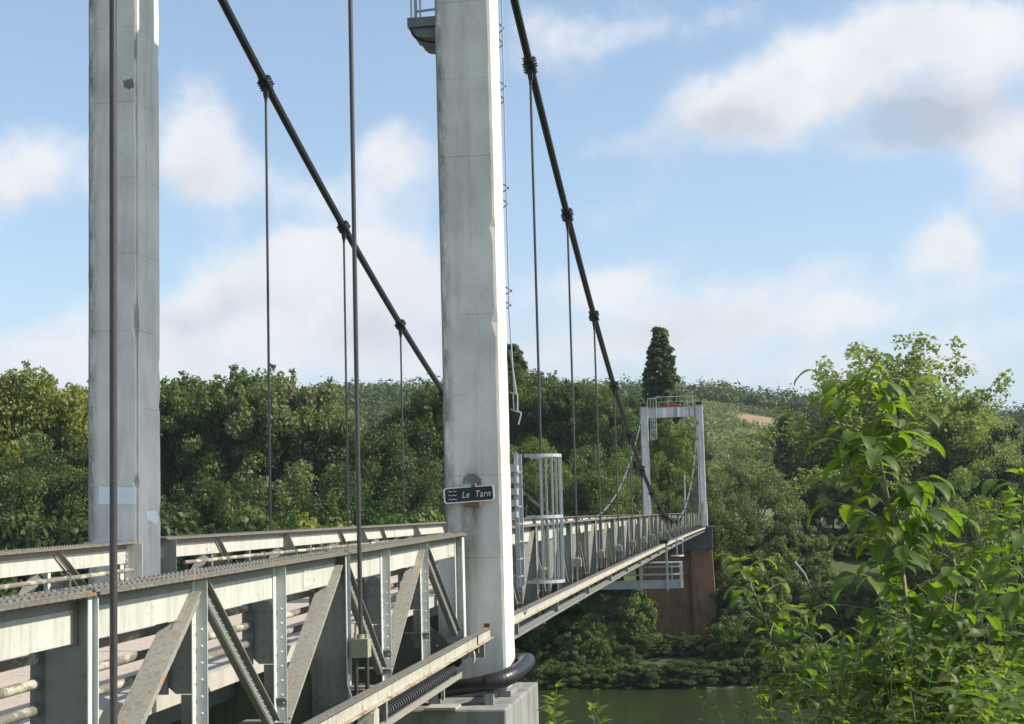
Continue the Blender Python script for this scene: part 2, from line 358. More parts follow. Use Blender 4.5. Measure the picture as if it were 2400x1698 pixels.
def ground(X, Y):
    z = float(np.interp(Y, PR_Y, PR_Z))
    if Y > 200:
        d = math.hypot(X, Y); t = min(max((Y - 215)/(540 - 215), 0), 1)
        az = max(min(X/Y, 1), -1); h = max(ridge(az), 3)
        s_ = t*.55 + .45*t*t*(3-2*t)
        z += h*s_ * (1 if Y < 620 else max(0, 1 - (Y-620)/500.))
        z += noise.fractal(Vector((X*.012, Y*.012, 3)), 1, 2, 3)*4*t
        z += 205*math.exp(-((X - 585)/120.)**2 - ((Y - 2500)/300.)**2)
    if Y > 124: z += noise.noise(Vector((X*.08, Y*.08, 0)))*.8
    elif Y < 60: z += noise.noise(Vector((X*.25, Y*.25, 0)))*.18
    return z
def hit(px, py):
    for Y in range(225, 700, 3):
        p = at(px, py, Y)
        if p[2] < ground(p[0], Y): return p
    return at(px, py, 500)
field = hit(1768, 990)
ys = np.concatenate([[-300, -100, -30], np.arange(-10, 60, 1.6), np.arange(60, 120, 8), np.arange(120, 235, 2.5), np.arange(238, 660, 9), np.arange(680, 1200, 60), [1400, 1800, 2100, 2250, 2400, 2500, 2600, 2750, 3000, 4000, 6000]])
xs = np.concatenate([[-6000, -3000, -1500, -900, -600, -450], np.arange(-380, -60, 8), np.arange(-60, 60, 2), np.arange(60, 200, 8), [220, 260, 300, 350, 400, 450, 500, 550, 600, 650, 700, 800, 1000, 1500, 3000, 6000]])
vs = [(x, y, ground(x, y)) for y in ys for x in xs]; nx = len(xs)
fs = [(j*nx+i, j*nx+i+1, (j+1)*nx+i+1, (j+1)*nx+i) for j in range(len(ys)-1) for i in range(nx-1)]
mt, gg, b, pos, o = newmat('grassy_ground')
n1 = gg.noise(pos, .02, 5, .6); n2 = gg.noise(pos, .35, 6, .7); n3 = gg.noise(pos, .055, 4, .6)
g0 = gg.n('ShaderNodeSeparateXYZ'); gg.lk(pos, g0.inputs[0]); hill0 = gg.mapr(g0.outputs[1], 165, 225, .25, .9)
cc = gg.mix(gg.mapr(gg.math('MULTIPLY_ADD', gg.noise(pos, 2.2, 4, .7), .35, n2), .45, .8), (.03, .045, .014), (.10, .12, .04))
cc = gg.mix(gg.math('MULTIPLY', gg.mapr(n3, .46, .66), hill0), cc, (.13, .14, .045))
gsp = gg.n('ShaderNodeSeparateXYZ'); gg.lk(pos, gsp.inputs[0]); hill = gg.mapr(gsp.outputs[1], 205, 245)
cc = gg.mix(gg.math('MULTIPLY', hill, .85), cc, gg.mix(gg.mapr(gg.math('MULTIPLY_ADD', n2, .5, n3), .55, .95), (.075, .095, .032), (.19, .19, .075)))
fm = gg.n('ShaderNodeMapping', vector_type='TEXTURE'); gg.lk(pos, fm.inputs[0]); fm.inputs['Location'].default_value = tuple(map(float, field)); fm.inputs['Scale'].default_value = (6.5, 26, 40)
fd = gg.math('ADD', gg.vmath('LENGTH', fm.outputs[0]), gg.math('MULTIPLY', gg.math('SUBTRACT', gg.noise(pos, .12, 5, .65), .5), 1.2))
cc = gg.mix(gg.mapr(fd, .85, 1.1, 1, 0), cc, (.28, .20, .12))
gg.lk(cc, b.inputs['Base Color']); b.inputs['Roughness'].default_value = 1; M['ground'] = mt
gm = bpy.data.meshes.new('ground'); gm.from_pydata(vs, [], fs); gm.materials.append(mt)
gm.polygons.foreach_set('use_smooth', [True]*len(fs)); gm.update()
tag(link('ground', gm), 'riverbanks, plain and scrubby grass hillside', None, None, 'structure')
mt, gg, b, pos, o = newmat('river_water')
n1 = gg.noise(pos, .05, 3, .5)
gg.lk(gg.mix(n1, (.030, .045, .016), (.038, .055, .02)), b.inputs['Base Color']); b.inputs['Roughness'].default_value = .05
b.inputs['Specular IOR Level'].default_value = .5
bump(gg, b, gg.noise(stretch(gg, pos, 1, 2.2, 1), 1.6, 5, .65), .05, .9)
MB().box(-900, 900, 41, 128.5, -16.5, -14.5).build('river', mt)
tag(bpy.data.objects['river'], 'calm green river under the bridge', None, None, 'structure')

# ------------------------------------------------------------------ deck
dk = empty('bridge_deck', (MX, TY, -1.2), 'concrete and steel deck of the suspension bridge running across the river', 'bridge deck')
def dpart(mb, name, mat):                     # meshes in world coordinates, parented to an empty
    o = mb.build(name, mat, None); return o
def adopt(o, root):
    o.parent = root; o.matrix_parent_inverse = Matrix.Translation(-Vector(root.location)) ; return o
YA = [-14, -6, 0, 4, 8, 12, 16, 20.9]; YM = [20.9, 22.9] + list(np.arange(28, 148, 6.0)) + [150.8, 156]
YALL = YA + YM[1:]
mb = MB()
for s in (1, -1):
    x0, x1 = (MX + s*1.72, MX + s*2.13)
    mb.along(x0, x1, -.99, -.845, YALL, zt)
adopt(dpart(mb, 'pavement_slab', M['slab']), dk)
mb = MB(); mb.along(MX-1.72+.003, MX+1.72-.003, -1.08, -.93, YALL, zt)
tag(dpart(mb, 'road', M['road']), 'pinkish road surface crossing the bridge', None, None, 'structure')
YC = [8.82 + 6*k for k in range(-3, 3)] + [27.99 + 1 + 6*k for k in range(20)]
for k, y in enumerate(YC):
    mb = MB(); z = zt(y)
    mb.prism([(MX-2.35, z-1.42), (MX-2.35, z-1.72), (MX-1.7, z-2.0), (MX+1.7, z-2.0), (MX+2.35, z-1.72), (MX+2.35, z-1.42), (MX+1.9, z-1.085), (MX-1.9, z-1.085)], y+.05, y+.062)
    mb.bar((MX-1.7, y+.056, z-2.0), (MX+1.7, y+.056, z-2.0), .014, .2, (0, 0, 1))
    mb.bar((MX+1.7, y+.056, z-2.0), (MX+2.78, y+.056, z-1.60), .014, .2, (0, 0, 1)); mb.bar((MX-1.7, y+.056, z-2.0), (MX-2.78, y+.056, z-1.60), .014, .2, (0, 0, 1))
    mb.box(MX+2.35, MX+2.78, y+.02, y+.09, z-1.61, z-1.45); mb.box(MX-2.35, MX-2.78, y+.02, y+.09, z-1.61, z-1.45)
    if y < 30:
        for xx in np.arange(MX-2.2, MX+2.3, .1):
            mb.rivet((xx, y+.05, z-1.5), (0, -1, 0)); 
            if abs(xx-MX) < 1.8: mb.rivet((xx, y+.05, z-1.93), (0, -1, 0))
        for xx in (-2.0, -1.2, -.4, .4, 1.2, 2.0):
            mb.box(MX+xx-.04, MX+xx+.04, y+.03, y+.05, z-1.9 if abs(xx)<1.9 else z-1.7, z-1.2)
            for q in range(5): mb.rivet((MX+xx, y+.03, z-1.27-q*.1), (0, -1, 0))
    adopt(dpart(mb, 'crossbeam', M['darksteel']), dk)
mb = MB()
for xx in (-1.3, 0, 1.3): mb.along(MX+xx-.06, MX+xx+.06, -1.40, -1.085, YALL, zt)
adopt(dpart(mb, 'stringer', M['darksteel']), dk)

# ------------------------------------------------------------------ trusses
def truss(name, X, s, nodes, mset, label, near):
    """X web plane, s = +1 outer side towards +X; nodes alternate bottom / top; mset: indices of the heavy posts"""
    root = empty(name, (X, nodes[0], zt(nodes[0])), label, 'truss girder', 'side trusses of the bridge deck')
    steel = M['steel'] if near else M['mainsteel']; lit = M['steel_lit'] if near else M['steel_lit']
    Ys = list(np.linspace(nodes[0]-.12, nodes[-1]+.12, max(6, int((nodes[-1]-nodes[0])/3))))
    y0, y1 = Ys[0], Ys[-1]
    # top chord
    f = MB(); f.along(X-s*.15, X+s*.15, -.02, 0, Ys, zt); f.along(X-s*.12, X+s*.12, .0005, .012, Ys, zt)
    rv = MB()
    if near or s < 0:
        lim = y1 if near else 60
        y = y0 + .04
        while y < min(lim, y1):
            for dx in (-.095, .095): f.rivet((X+s*dx, y, zt(y)+.012), (0, 0, 1), .017, .016)
            for dx in (-.115, .115): f.rivet((X+s*dx, y, zt(y)-.02), (0, 0, -1), .016, .02)
            y += .085
    ch = MB(); ch.along(X-.007, X+.007, -.30, -.021, Ys, zt)
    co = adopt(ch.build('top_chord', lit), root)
    fo = adopt(f.build('flange', M['flange']), co)
    for q, y in enumerate(range(int(Ys[0])+2, int(min(Ys[-1], 60)), 7)):
        y = y + .8; pm = MB(); pm.box(X+.0075, X+.0125, y-.14, y+.14, zt(y)-.285, zt(y)-.105)
        for w_ in (-.11, -.06, .0, .06, .11):
            for dz in (-.13, -.195, -.262):
                if dz == -.195 and abs(w_) > .08: continue
                pm.rivet((X+.0125, y+w_, zt(y)+dz), (1, 0, 0), .010)
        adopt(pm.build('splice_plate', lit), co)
    a = MB(); a.along(X+.0075, X+.016, -.10, -.021, Ys, zt); a.along(X-.016, X-.0075, -.10, -.021, Ys, zt)
    adopt(a.build('angle', steel), co)
    bc = MB(); bc.along(X-.05, X+.05, -1.515, -1.50, Ys, zt); bc.along(X-.007, X+.007, -1.72, -1.516, Ys, zt); bc.along(X-.07, X+.07, -1.735, -1.7205, Ys, zt)
    if near:
        y = y0+.05
        while y < y1: bc.rivet((X+s*.0075, y, zt(y)-1.55), (s, 0, 0)); bc.rivet((X+s*.0075, y, zt(y)-1.68), (s, 0, 0)); y += .12
    adopt(bc.build('bottom_chord', M['darksteel'] if near else steel), root)
    cache = {}
    def inst(key, mk, nm, y, mat):
        if key not in cache: cache[key] = mk().mesh(nm, mat)
        o = link(nm, cache[key]); o.location = (X, y, zt(y)); adopt(o, root); return o
    riv = near
    def mk_m():                                # heavy post: transverse web plate with an outer flange coloured as sunlit
        m_ = MB()
        m_.prism([(s*.11, -.022), (s*.11, -1.75), (-s*.06, -1.9), (-s*.26, -1.9), (-s*.26, -1.2), (-s*.30, -1.1), (-s*.24, -.36), (-s*.10, -.022)], -.005, .005)
        if riv:
            for q in range(11):
                z_ = -.36 - q*.135
                m_.rivet((-s*.215, -.005, z_), (0, -1, 0), .014); m_.rivet((s*.07, -.005, z_), (0, -1, 0), .012)
            for q in range(6):
                for dx in (-.16, -.08, 0): m_.rivet((s*dx, -.012, -1.03-q*.09), (0, -1, 0), .014)
            m_.box(-s*.20, s*.03, -.012, -.0055, -1.52, -.98)
            m_.box(-s*.05, s*.025, -.03, -.0055, -.31, -.06)
            for q in range(3):
                for dx in (-.03, .005): m_.rivet((s*dx, -.03, -.10-q*.075), (0, -1, 0), .013)
        return m_
    def mk_mf():
        m_ = MB(); m_.box(s*.1105, s*.12, -.075, .075, -1.3, -.021); m_.box(s*.1205, s*.145, -.004, .004, -1.25, -.021)
        m_.prism([(s*.1105, -1.3), (s*.1105, -1.85), (s*.24, -1.85), (s*.24, -1.7)], -.02, .02)
        if riv:
            for q in range(2): m_.rivet((s*.17, -.02, -1.74-q*.06), (0, -1, 0), .015)
        return m_
    def mk_p():                                # angle post
        m_ = MB(); m_.box(s*.01, s*.018, -.055, .028, -1.50, -.03); m_.box(s*.018, s*.105, .021, .030, -1.50, -.03)
        if riv:
            for q in range(15): m_.rivet((s*.018, -.02, -.10-q*.085), (s, 0, 0), .011)
            for q in range(8): m_.rivet((s*.062, .021, -.40-q*.12), (0, -1, 0), .014)
        return m_
    def mk_n():                                # transverse plate at a bottom node
        m_ = MB(); m_.box(s*.10, -s*.30, -.06, .16, -1.352, -1.34); m_.box(s*.09, -s*.30, .035, .045, -1.50, -1.3525)
        if riv:
            for dx in (.05, -.04, -.15, -.24): m_.rivet((s*dx, .035, -1.42), (0, -1, 0), .016)
        return m_
    def mk_g():                                # plate with rivets holding the pipe rails
        m_ = MB(); m_.prism([(s*.02, -.36), (s*.02, -.86), (-s*.14, -.86), (-s*.22, -.79), (-s*.22, -.44), (-s*.14, -.36)], .031, .038)
        m_.box(s*.02, -s*.10, .031, .038, -1.33, -.865)
        m_.box(s*.10, -s*.20, -.02, .03, -1.155, -1.14); m_.box(s*.10, -s*.13, .02, .03, -1.22, -1.155)
        if riv:
            for q in range(4):
                for dx in (-.02, -.10): m_.rivet((s*dx, .031, -.42-q*.125), (0, -1, 0), .018, .018)
            m_.rivet((s*.07, .02, -1.19), (0, -1, 0), .015)
        return m_
    n = len(nodes)
    for i, y in enumerate(nodes):
        if i in mset:
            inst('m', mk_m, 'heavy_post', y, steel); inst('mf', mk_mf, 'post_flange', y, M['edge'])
        elif 0 < i < n-1:
            if i % 2 == 0: inst('n', mk_n, 'node_plate', y, steel)
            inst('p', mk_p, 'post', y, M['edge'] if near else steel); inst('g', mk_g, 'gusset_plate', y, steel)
        else:
            m_ = MB(); d = 1 if i == 0 else -1
            m_.box(-s*.26, s*.10, d*-.02, d*-.03, -1.55, -.021); m_.box(s*.10, s*.115, d*-.11, d*.06, -1.5, -.021)
            m_.box(s*.01, s*.02, d*0, d*.12, -1.35, -.03)
            if riv:
                for q in range(16):
                    m_.rivet((s*.06, -.03 if d < 0 else -.02, -.08-q*.088), (0, -1, 0), .014); m_.rivet((-s*.05, -.03 if d < 0 else -.02, -.08-q*.088), (0, -1, 0), .014)
                    m_.rivet((-s*.02, .02, -.08-q*.088), (0, -1, 0), .012)
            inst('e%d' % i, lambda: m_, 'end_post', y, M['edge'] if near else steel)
    # diagonals: near-bottom to far-top is a wide lichened flat, the other is a riveted angle pair
    for i in range(n-1):
        L = nodes[i+1]-nodes[i]; bottom_first = (i % 2 == 0); key = ('a' if bottom_first else 'b') + '%.2f' % L
        if bottom_first:
            def mk(L=L):
                m_ = MB(); p0 = Vector((0, .16, -1.335)); p1 = Vector((0, L-.07, -.10)); d = (p1-p0).normalized(); nn = d.cross(Vector((1, 0, 0))).normalized()
                if nn.y > 0: nn = -nn
                e = p0 + (p1-p0)*.80
                m_.bar(p0, e, .185, .012); xx = s*.045
                m_.bar(e + Vector((xx, 0, 0)), p1 + Vector((xx, 0, 0)), .095, .012)
                m_.add([e+Vector((-.0925, 0, 0)), e+Vector((.0925, 0, 0)), e+d*.10+Vector((s*.0925, 0, 0)), e+d*.10+Vector((-s*.0025, 0, 0))], [(0, 1, 2, 3)])
                m_.bar(p0-nn*.045+Vector((s*.06, 0, 0)), p1-nn*.045+Vector((s*.06, 0, 0)), .01, .085)
                return m_
            inst(key, mk, 'diagonal', nodes[i], M['diag'] if near else (M['diag'] if s > 0 else steel))
        else:
            def mk(L=L):
                m_ = MB(); p0 = Vector((0, .05, -.05)); p1 = Vector((0, L-.12, -1.335)); d = (p1-p0).normalized(); nn = Vector((0, d.z, -d.y))
                if nn.y < 0: nn = -nn               # towards far/top
                m_.bar(p0+nn*.05, p1+nn*.05, .16, .010); m_.bar(p0+nn*.005+Vector((s*.03, 0, 0)), p1+nn*.005+Vector((s*.03, 0, 0)), .008, .08)
                m_.bar(p0-nn*.04, p1-nn*.04, .055, .010)
                if riv:
                    ln = (p1-p0).length; q = .1
                    while q < ln-.05: m_.rivet(p0+d*q+nn*.012+Vector((s*.034, 0, 0)), (s, 0, 0), .012); q += .09
                return m_
            inst(key, mk, 'angle_brace', nodes[i], steel)
    return root
NA = [2.82+.0, 4.82, 6.82, 8.82, 10.82, 12.78, 14.84, 16.72, 18.82, 21.22]
NA = [-5.18, -3.18, -1.18, .82] + NA
# parity: index even = bottom node; want 10.82 (apex) odd -> check below
ia = NA.index(10.82)
if ia % 2 == 0: NA = NA[1:]
ms = {i for i, y in enumerate(NA) if y in (-3.18, 2.82, 8.82, 14.84)}
truss('approach_truss', TRX, 1, NA, ms, 'near riveted truss girder close to the camera with rusty rivet-studded top flange', True)
truss('approach_truss', TLX, -1, NA, ms, 'short riveted truss girder on far side of road, ending left of the left pillar', True)
NM = [22.62, 24.99, 26.99] + [28.99 + 2*k for k in range(0, 60)] + [149.2]
NM = [22.62, 24.99, 26.99] + [28.99 + 2*k for k in range(0, 60)]
if len(NM) % 2 == 0: NM.append(149.2)
mm = {i for i, y in enumerate(NM) if (round(y-28.99, 3) % 6) < .01 and y > 28}
truss('main_span_truss', TRX, 1, NM, mm, 'long weathered truss girder of main span seen along its outer side beyond the right pillar', False)
truss('main_span_truss', TLX, -1, NM, mm, 'long truss girder on the far side of the main span', False)

# pipe guard rails just inside the trusses
for s, X, lab in ((1, TRX-.23, 'right-hand'), (-1, TLX+.23, 'left-hand')):
    for (a, bnd, part) in ((-8, 21.0, 'approach'), (23.0, 149, 'main span')):
        root = empty('pipe_guardrail', (X, a, zt(a)-.5), 'lichen-crusted three-pipe guardrail on the %s side of the %s' % (lab, part), 'guardrail', 'pipe guardrails along the road')
        N = [y for y in (NA if part == 'approach' else NM) if a < y < bnd]
        for dz in (-.385, -.535, -.69):
            mb = MB(); prev = a
            for y in N + [bnd]:
                mb.tube([(X, prev+.03, zt(prev)+dz), (X, y-.03, zt(y)+dz)], .031, 10); prev = y
            adopt(mb.build('rail', M['pipe']), root)
        for y in N:
            if y > 70: continue
            mb = MB()
            mb.box(X-.045, X+.045, y-.012, y+.012, zt(y)-.86, zt(y)-.33)
            for dz in (-.385, -.535, -.69):
                mb.tube([(X, y-.06, zt(y)+dz), (X, y+.06, zt(y)+dz)], .042, 8)
                if y < 22:
                    for q in (-.062, .062): mb.rivet((X+.03, y-.012, zt(y)+dz+q), (0, -1, 0), .014)
            adopt(mb.build('rail_bracket', M['darksteel']), root)
# ------------------------------------------------------------------ towers and piers
def rough_pillar(X0, X1, Y0, Y1, z0, z1, seed, ch=.035, notch=None):
    """square pillar with chamfered, chipped arrises"""
    rr = random.Random(seed); zs = []; z = z0
    while z < z1: zs.append(z); z += .11 + rr.random()*.12
    zs.append(z1); vs = []; fs = []
    for z in zs:
        k = [max(.012, ch + (rr.random()-.5)*.014 + (.045 if rr.random() < .05 else 0)) for _ in range(4)]
        if notch and abs(z-notch) < .16: k[1] += .05
        vs += [(X0+k[0], Y0, z), (X1-k[1], Y0, z), (X1, Y0+k[1], z), (X1, Y1-k[2], z), (X1-k[2], Y1, z), (X0+k[3], Y1, z), (X0, Y1-k[3], z), (X0, Y0+k[0], z)]
    for i in range(len(zs)-1):
        for j in range(8): fs.append((i*8+j, i*8+(j+1) % 8, (i+1)*8+(j+1) % 8, (i+1)*8+j))
    fs.append(tuple(range(7, -1, -1))); n = len(zs)-1; fs.append(tuple(n*8+j for j in range(8)))
    me = bpy.data.meshes.new('pillar'); me.from_pydata(vs, [], fs); me.materials.append(M['pillar']); me.materials.append(M['pillar_edge'])
    mi = [(1 if (q % 8) in (1, 3, 5, 7) else 0) for q in range(len(fs)-2)] + [0, 0]
    me.polygons.foreach_set('material_index', mi); me.update(); return me
nt_ = empty('bridge_tower', (MX, TY, -2.43), 'near concrete tower with two tall square pillars cut by the top edge', 'bridge tower')
H0 = .405
ZT = 11.0
adopt(link('pillar', rough_pillar(CRX-.01-H0, CRX-.01+H0, TY-.4, TY+.53, -2.42, ZT, 3)), nt_)
adopt(link('pillar', rough_pillar(CLX-.02-H0+.01, CLX-.04+H0-.01, TY-.4, TY+.53, -2.42, ZT, 5, notch=3.0)), nt_)
mb = MB(); mb.box(CLX+.4, CRX-.43, TY-.3, TY+.3, 9.75, 10.95); adopt(mb.build('crossbeam', M['pillar']), nt_)
for X in (CRX, CLX):
    mb = MB(); mb.box(X-.55, X+.47, TY-.50, TY+.62, -2.5, -2.43); adopt(mb.build('base_plate', M['block_conc']), nt_)
    mb = MB(); mb.prism([(TY-.45, ZT), (TY-.25, ZT+.2), (TY+.25, ZT+.2), (TY+.45, ZT)], X-.15, X+.15, 'x'); adopt(mb.build('cable_saddle', M['clamp']), nt_)
# paint patches on the left pillar, thin mortar with ragged outline
def patch(nm, pts, Y, seed, mat, facing='y', root=nt_, dep=.003, jit=.012):
    rr = random.Random(seed); P = []
    for a, b_ in zip(pts, pts[1:] + pts[:1]):
        for t in np.linspace(0, 1, 7)[:-1]: P.append((a[0]+(b_[0]-a[0])*t + (rr.random()-.5)*jit, a[1]+(b_[1]-a[1])*t + (rr.random()-.5)*jit))
    mb = MB()
    if facing == 'y': mb.prism(P, Y-dep, Y, 'y')
    else: mb.prism(P, Y, Y+dep, 'x')
    o = mb.build(nm, mat); adopt(o, root); return o
def fy(x, y, Y): p = at(x, y, Y); return (p[0], p[2])
def fx(x, y, X): p = atX(x, y, X); return (p[1], p[2])
Yp = TY-.4; XLr = CLX-.05+H0
patch('mortar_patch', [fy(232,1143,Yp), fy(318,1143,Yp), fy(318,1181,Yp), fy(230,1182,Yp)], Yp, 1, M['patch'])
patch('mortar_patch', [fx(344,1199,XLr), fx(366,1197,XLr), fx(371,1212,XLr), fx(368,1232,XLr), fx(360,1226,XLr), fx(345,1218,XLr)], XLr, 2, M['patch'], 'x')
patch('spalled_patch', [fy(288,190,Yp), fy(310,184,Yp), fy(315,205,Yp), fy(303,210,Yp), fy(290,205,Yp)], Yp, 3, M['blotch'], jit=.02)
patch('spalled_patch', [fy(1085,1122,Yp), fy(1097,1110,Yp), fy(1115,1112,Yp), fy(1128,1124,Yp), fy(1128,1140,Yp), fy(1085,1140,Yp)], Yp, 9, M['blotch'], jit=.008)

pier = empty('bridge_pier', (MX, TY, -14), 'grey streaked concrete pier block under the near tower', 'bridge pier')
mb = MB(); mb.box(-9.70, -3.13, 20.05, 23.2, -13, -2.51); o = mb.build('pier_block', M['block_conc']); adopt(o, pier)
bv = o.modifiers.new('bevel', 'BEVEL'); bv.width = .03; bv.segments = 2

ft = empty('bridge_tower', (MX, FY, -1.7), 'small distant concrete portal tower on the far bank with railing on its beam', 'bridge tower')
for X, sd_ in ((CRX, 11), (CLX, 12)):
    me = rough_pillar(X-.36, X+.36, FY-.4, FY+.4, .5, 10.1, sd_); adopt(link('pillar', me), ft)
    me = rough_pillar(X-.43, X+.43, FY-.46, FY+.46, -1.75, .5, sd_+5); adopt(link('pillar_base', me), ft)
    mb = MB(); mb.prism([(X-.28, 10.1), (X-.22, 10.32), (X+.22, 10.32), (X+.28, 10.1)], FY-.5, FY+.5); mb.box(X-.3, X+.3, FY-.6, FY+.6, 10.32, 10.40); adopt(mb.build('cable_saddle', M['clamp']), ft)
mb = MB(); mb.box(CLX+.37, CRX-.37, FY-.3, FY+.3, 9.0, 9.95); adopt(mb.build('crossbeam', M['pillar']), ft)
for k, q in enumerate((.32, .55, .62, .87)):
    xx = CLX + .4 + q*4.5; mb = MB(); mb.box(xx, xx+(.35 if k != 3 else .15), FY-.305, FY-.3005, 9.02, 9.93); adopt(mb.build('lime_streak', M['patch'] if k % 2 == 0 else M['slab']), ft)
rl = empty('beam_railing', (MX, FY, 9.95), 'thin galvanised handrail on top of the distant tower beam', 'railing')
a, b_ = at(1538, 960, FY-.28), at(1624, 958, FY-.28); mb = MB()
for z in (1.05, .55): mb.tube([(a[0], FY-.28, 9.95+z), (b_[0], FY-.28, 9.95+z)], .035, 6)
adopt(mb.build('handrail', M['galv']), rl)
for t in (0, .33, .66, 1):
    mb = MB(); x = a[0]+(b_[0]-a[0])*t; mb.tube([(x, FY-.28, 9.95), (x, FY-.28, 11.0)], .032, 6); adopt(mb.build('rail_post', M['galv']), rl)
mc = empty('winch_machine', (MX, FY, 9.95), 'red painted winch lying on the distant tower beam behind the handrail', 'winch')
mb = MB(); mb.box(-7.6, -5.6, FY-.12, FY+.2, 9.96, 10.12); mb.box(-7.2, -6.6, FY-.1, FY+.2, 10.12, 10.36); mb.tube([(-6.5, FY, 10.3), (-5.4, FY, 10.14)], .09, 8); adopt(mb.build('frame', M['red']), mc)
mb = MB(); mb.tube([(-6.95, FY-.2, 10.45), (-6.95, FY+.2, 10.45)], .16, 12); adopt(mb.build('drum', M['rust']), mc)
fp = empty('bridge_pier', (MX, FY, -14), 'tall brown stained masonry pier under the distant tower with a dark concrete cap', 'bridge pier')
mb = MB()
def frus(x0, x1, y0, y1, z0, X0, X1, Y0, Y1, z1):
    mb.add([(x0,y0,z0),(x1,y0,z0),(x1,y1,z0),(x0,y1,z0),(X0,Y0,z1),(X1,Y0,z1),(X1,Y1,z1),(X0,Y1,z1)], [(0,3,2,1),(4,5,6,7),(0,1,5,4),(1,2,6,5),(2,3,7,6),(3,0,4,7)])
frus(-10.0, -4.9, 149.2, 153, -15, -9.6, -5.0, 149.6, 153, -3.75); frus(-4.9, -2.6, 148.5, 152.6, -15, -5.0, -3.0, 149.0, 152.4, -3.75)
adopt(mb.build('shaft', M['far_pier']), fp)
mb = MB(); mb.box(-9.75, -2.9, 148.9, 153.2, -3.74, -1.78); mb.box(-9.9, -2.75, 148.7, 153.3, -1.78, -1.6); adopt(mb.build('cap', M['far_cap']), fp)
# pale cabinets / parapets of the far abutment
ab = empty('abutment_parapet', (-3, 155, -4), 'pale grey parapet boxes right of the distant tower base', 'parapet')
for (x0, y0, x1, y1, Y, nm) in ((1666,1250,1690,1268,156,'upper_panel'), (1669,1271,1690,1290,155,'lower_panel'), (1664,1243,1690,1247,157,'ledge')):
    p, q = at(x0, y1, Y), at(x1, y0, Y); mb = MB(); mb.box(p[0], q[0], Y, Y+1.5, p[2], q[2]); adopt(mb.build(nm, M['white']), ab)
mb = MB()
for x in (1668, 1674, 1680, 1686, 1691):
    p, q = at(x, 1250, 157.2), at(x, 1222, 157.2); mb.tube([p, q], .04, 5)
p, q = at(1668, 1223, 157.2), at(1691, 1223, 157.2); mb.tube([p, q], .04, 5)
adopt(mb.build('handrail', M['galv']), ab)

# ------------------------------------------------------------------ cables and hangers
def zc(Y):
    if Y < TY: d = TY - Y; return 11.18 - .39*d + .0036*d*d
    if Y > FY: d = Y - FY; return 10.35 - .40*d + .0015*d*d
    return -.55 + .00275*(Y-87.0)**2 - (0 if Y < 87 else .00004*(Y-87)**2)
for X, lab in ((CRX, 'right-hand tarred suspension cable, made of two black bundled ropes, passing right of the sign pillar'), (CLX, 'left-hand tarred suspension cable, crossing behind the sign pillar')):
    root = empty('suspension_cable', (X, TY, 11.1), lab, 'suspension cable', 'main suspension cables')
    yy = list(np.linspace(-16, TY, 16)) + list(np.linspace(TY, 60, 24))[1:] + list(np.linspace(60, FY, 40))[1:] + list(np.linspace(FY, 178, 8))[1:]
    for dz in (-.033, .033):
        for dx in (-.034, .034):
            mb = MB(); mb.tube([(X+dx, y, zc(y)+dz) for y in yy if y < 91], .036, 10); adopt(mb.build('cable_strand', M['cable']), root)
            mb = MB(); mb.tube([(X+dx*.8, y, zc(y)+dz*.7) for y in yy if y > 89], .026, 8); adopt(mb.build('cable_strand', M['litcable']), root)
    # far pair of strands, paler as if sunlit, rising to the distant tower
    for y in np.arange(96, 148, 6):
        mb = MB(); mb.box(X-.085, X+.085, y-.05, y+.05, zc(y)-.055, zc(y)+.055); adopt(mb.build('cable_band', M['litcable']), root)
ordn = ['first','second','third','fourth','fifth','sixth','seventh','eighth','ninth','tenth','eleventh','twelfth','thirteenth','fourteenth','fifteenth','sixteenth','seventeenth','eighteenth','nineteenth','twentieth']
mesh_cache = {}
def clamp_mesh():
    mb = MB()
    for dz in (-1,):
        mb.box(-.145, -.115, -.19, .19, -.13, .12); mb.box(.115, .145, -.19, .19, -.13, .12)
    mb.box(-.115, .115, -.16, .16, .065, .12); mb.box(-.115, .115, -.16, .16, -.13, -.065)
    for y in (-.14, -.05, .05, .14):
        for x in (-.17, .17):
            mb.tube([(x*.8, y, .09), (x*1.15, y, .09)], .022, 6); mb.tube([(x*.8, y, -.10), (x*1.15, y, -.10)], .022, 6)
        mb.tube([(0, y, .12), (0, y, .165)], .02, 6)
    return mb.mesh('cable_clamp', M['clamp'])
def shackle_mesh():
    mb = MB(); mb.prism([(-.07, 0), (.07, 0), (.055, -.22), (.035, -.30), (-.035, -.30), (-.055, -.22)], -.045, .045)
    mb.tube([(-.09, 0, -.10), (.09, 0, -.10)], .022, 6); mb.tube([(0, 0, -.28), (0, 0, -.38)], [.042, .036], 8); return mb.mesh('shackle', M['clamp'])
def block_mesh():
    mb = MB(); mb.box(-.085, .085, -.07, .07, -.09, .09)
    mb.tube([(-.045, -.03, .09), (-.045, -.03, .15)], .018, 6); mb.tube([(.05, .03, .09), (.05, .03, .13)], .018, 6); mb.tube([(0, 0, .09), (0, 0, .13)], .04, 6)
    me = mb.mesh('anchor_block', M['block'])
    return me
CM, SM, BM = clamp_mesh(), shackle_mesh(), block_mesh()
HR = [(y, 'approach') for y in (-3.18, 2.82, 8.82, 14.82)] + [(28.99 + 6*k, 'main') for k in range(20)]
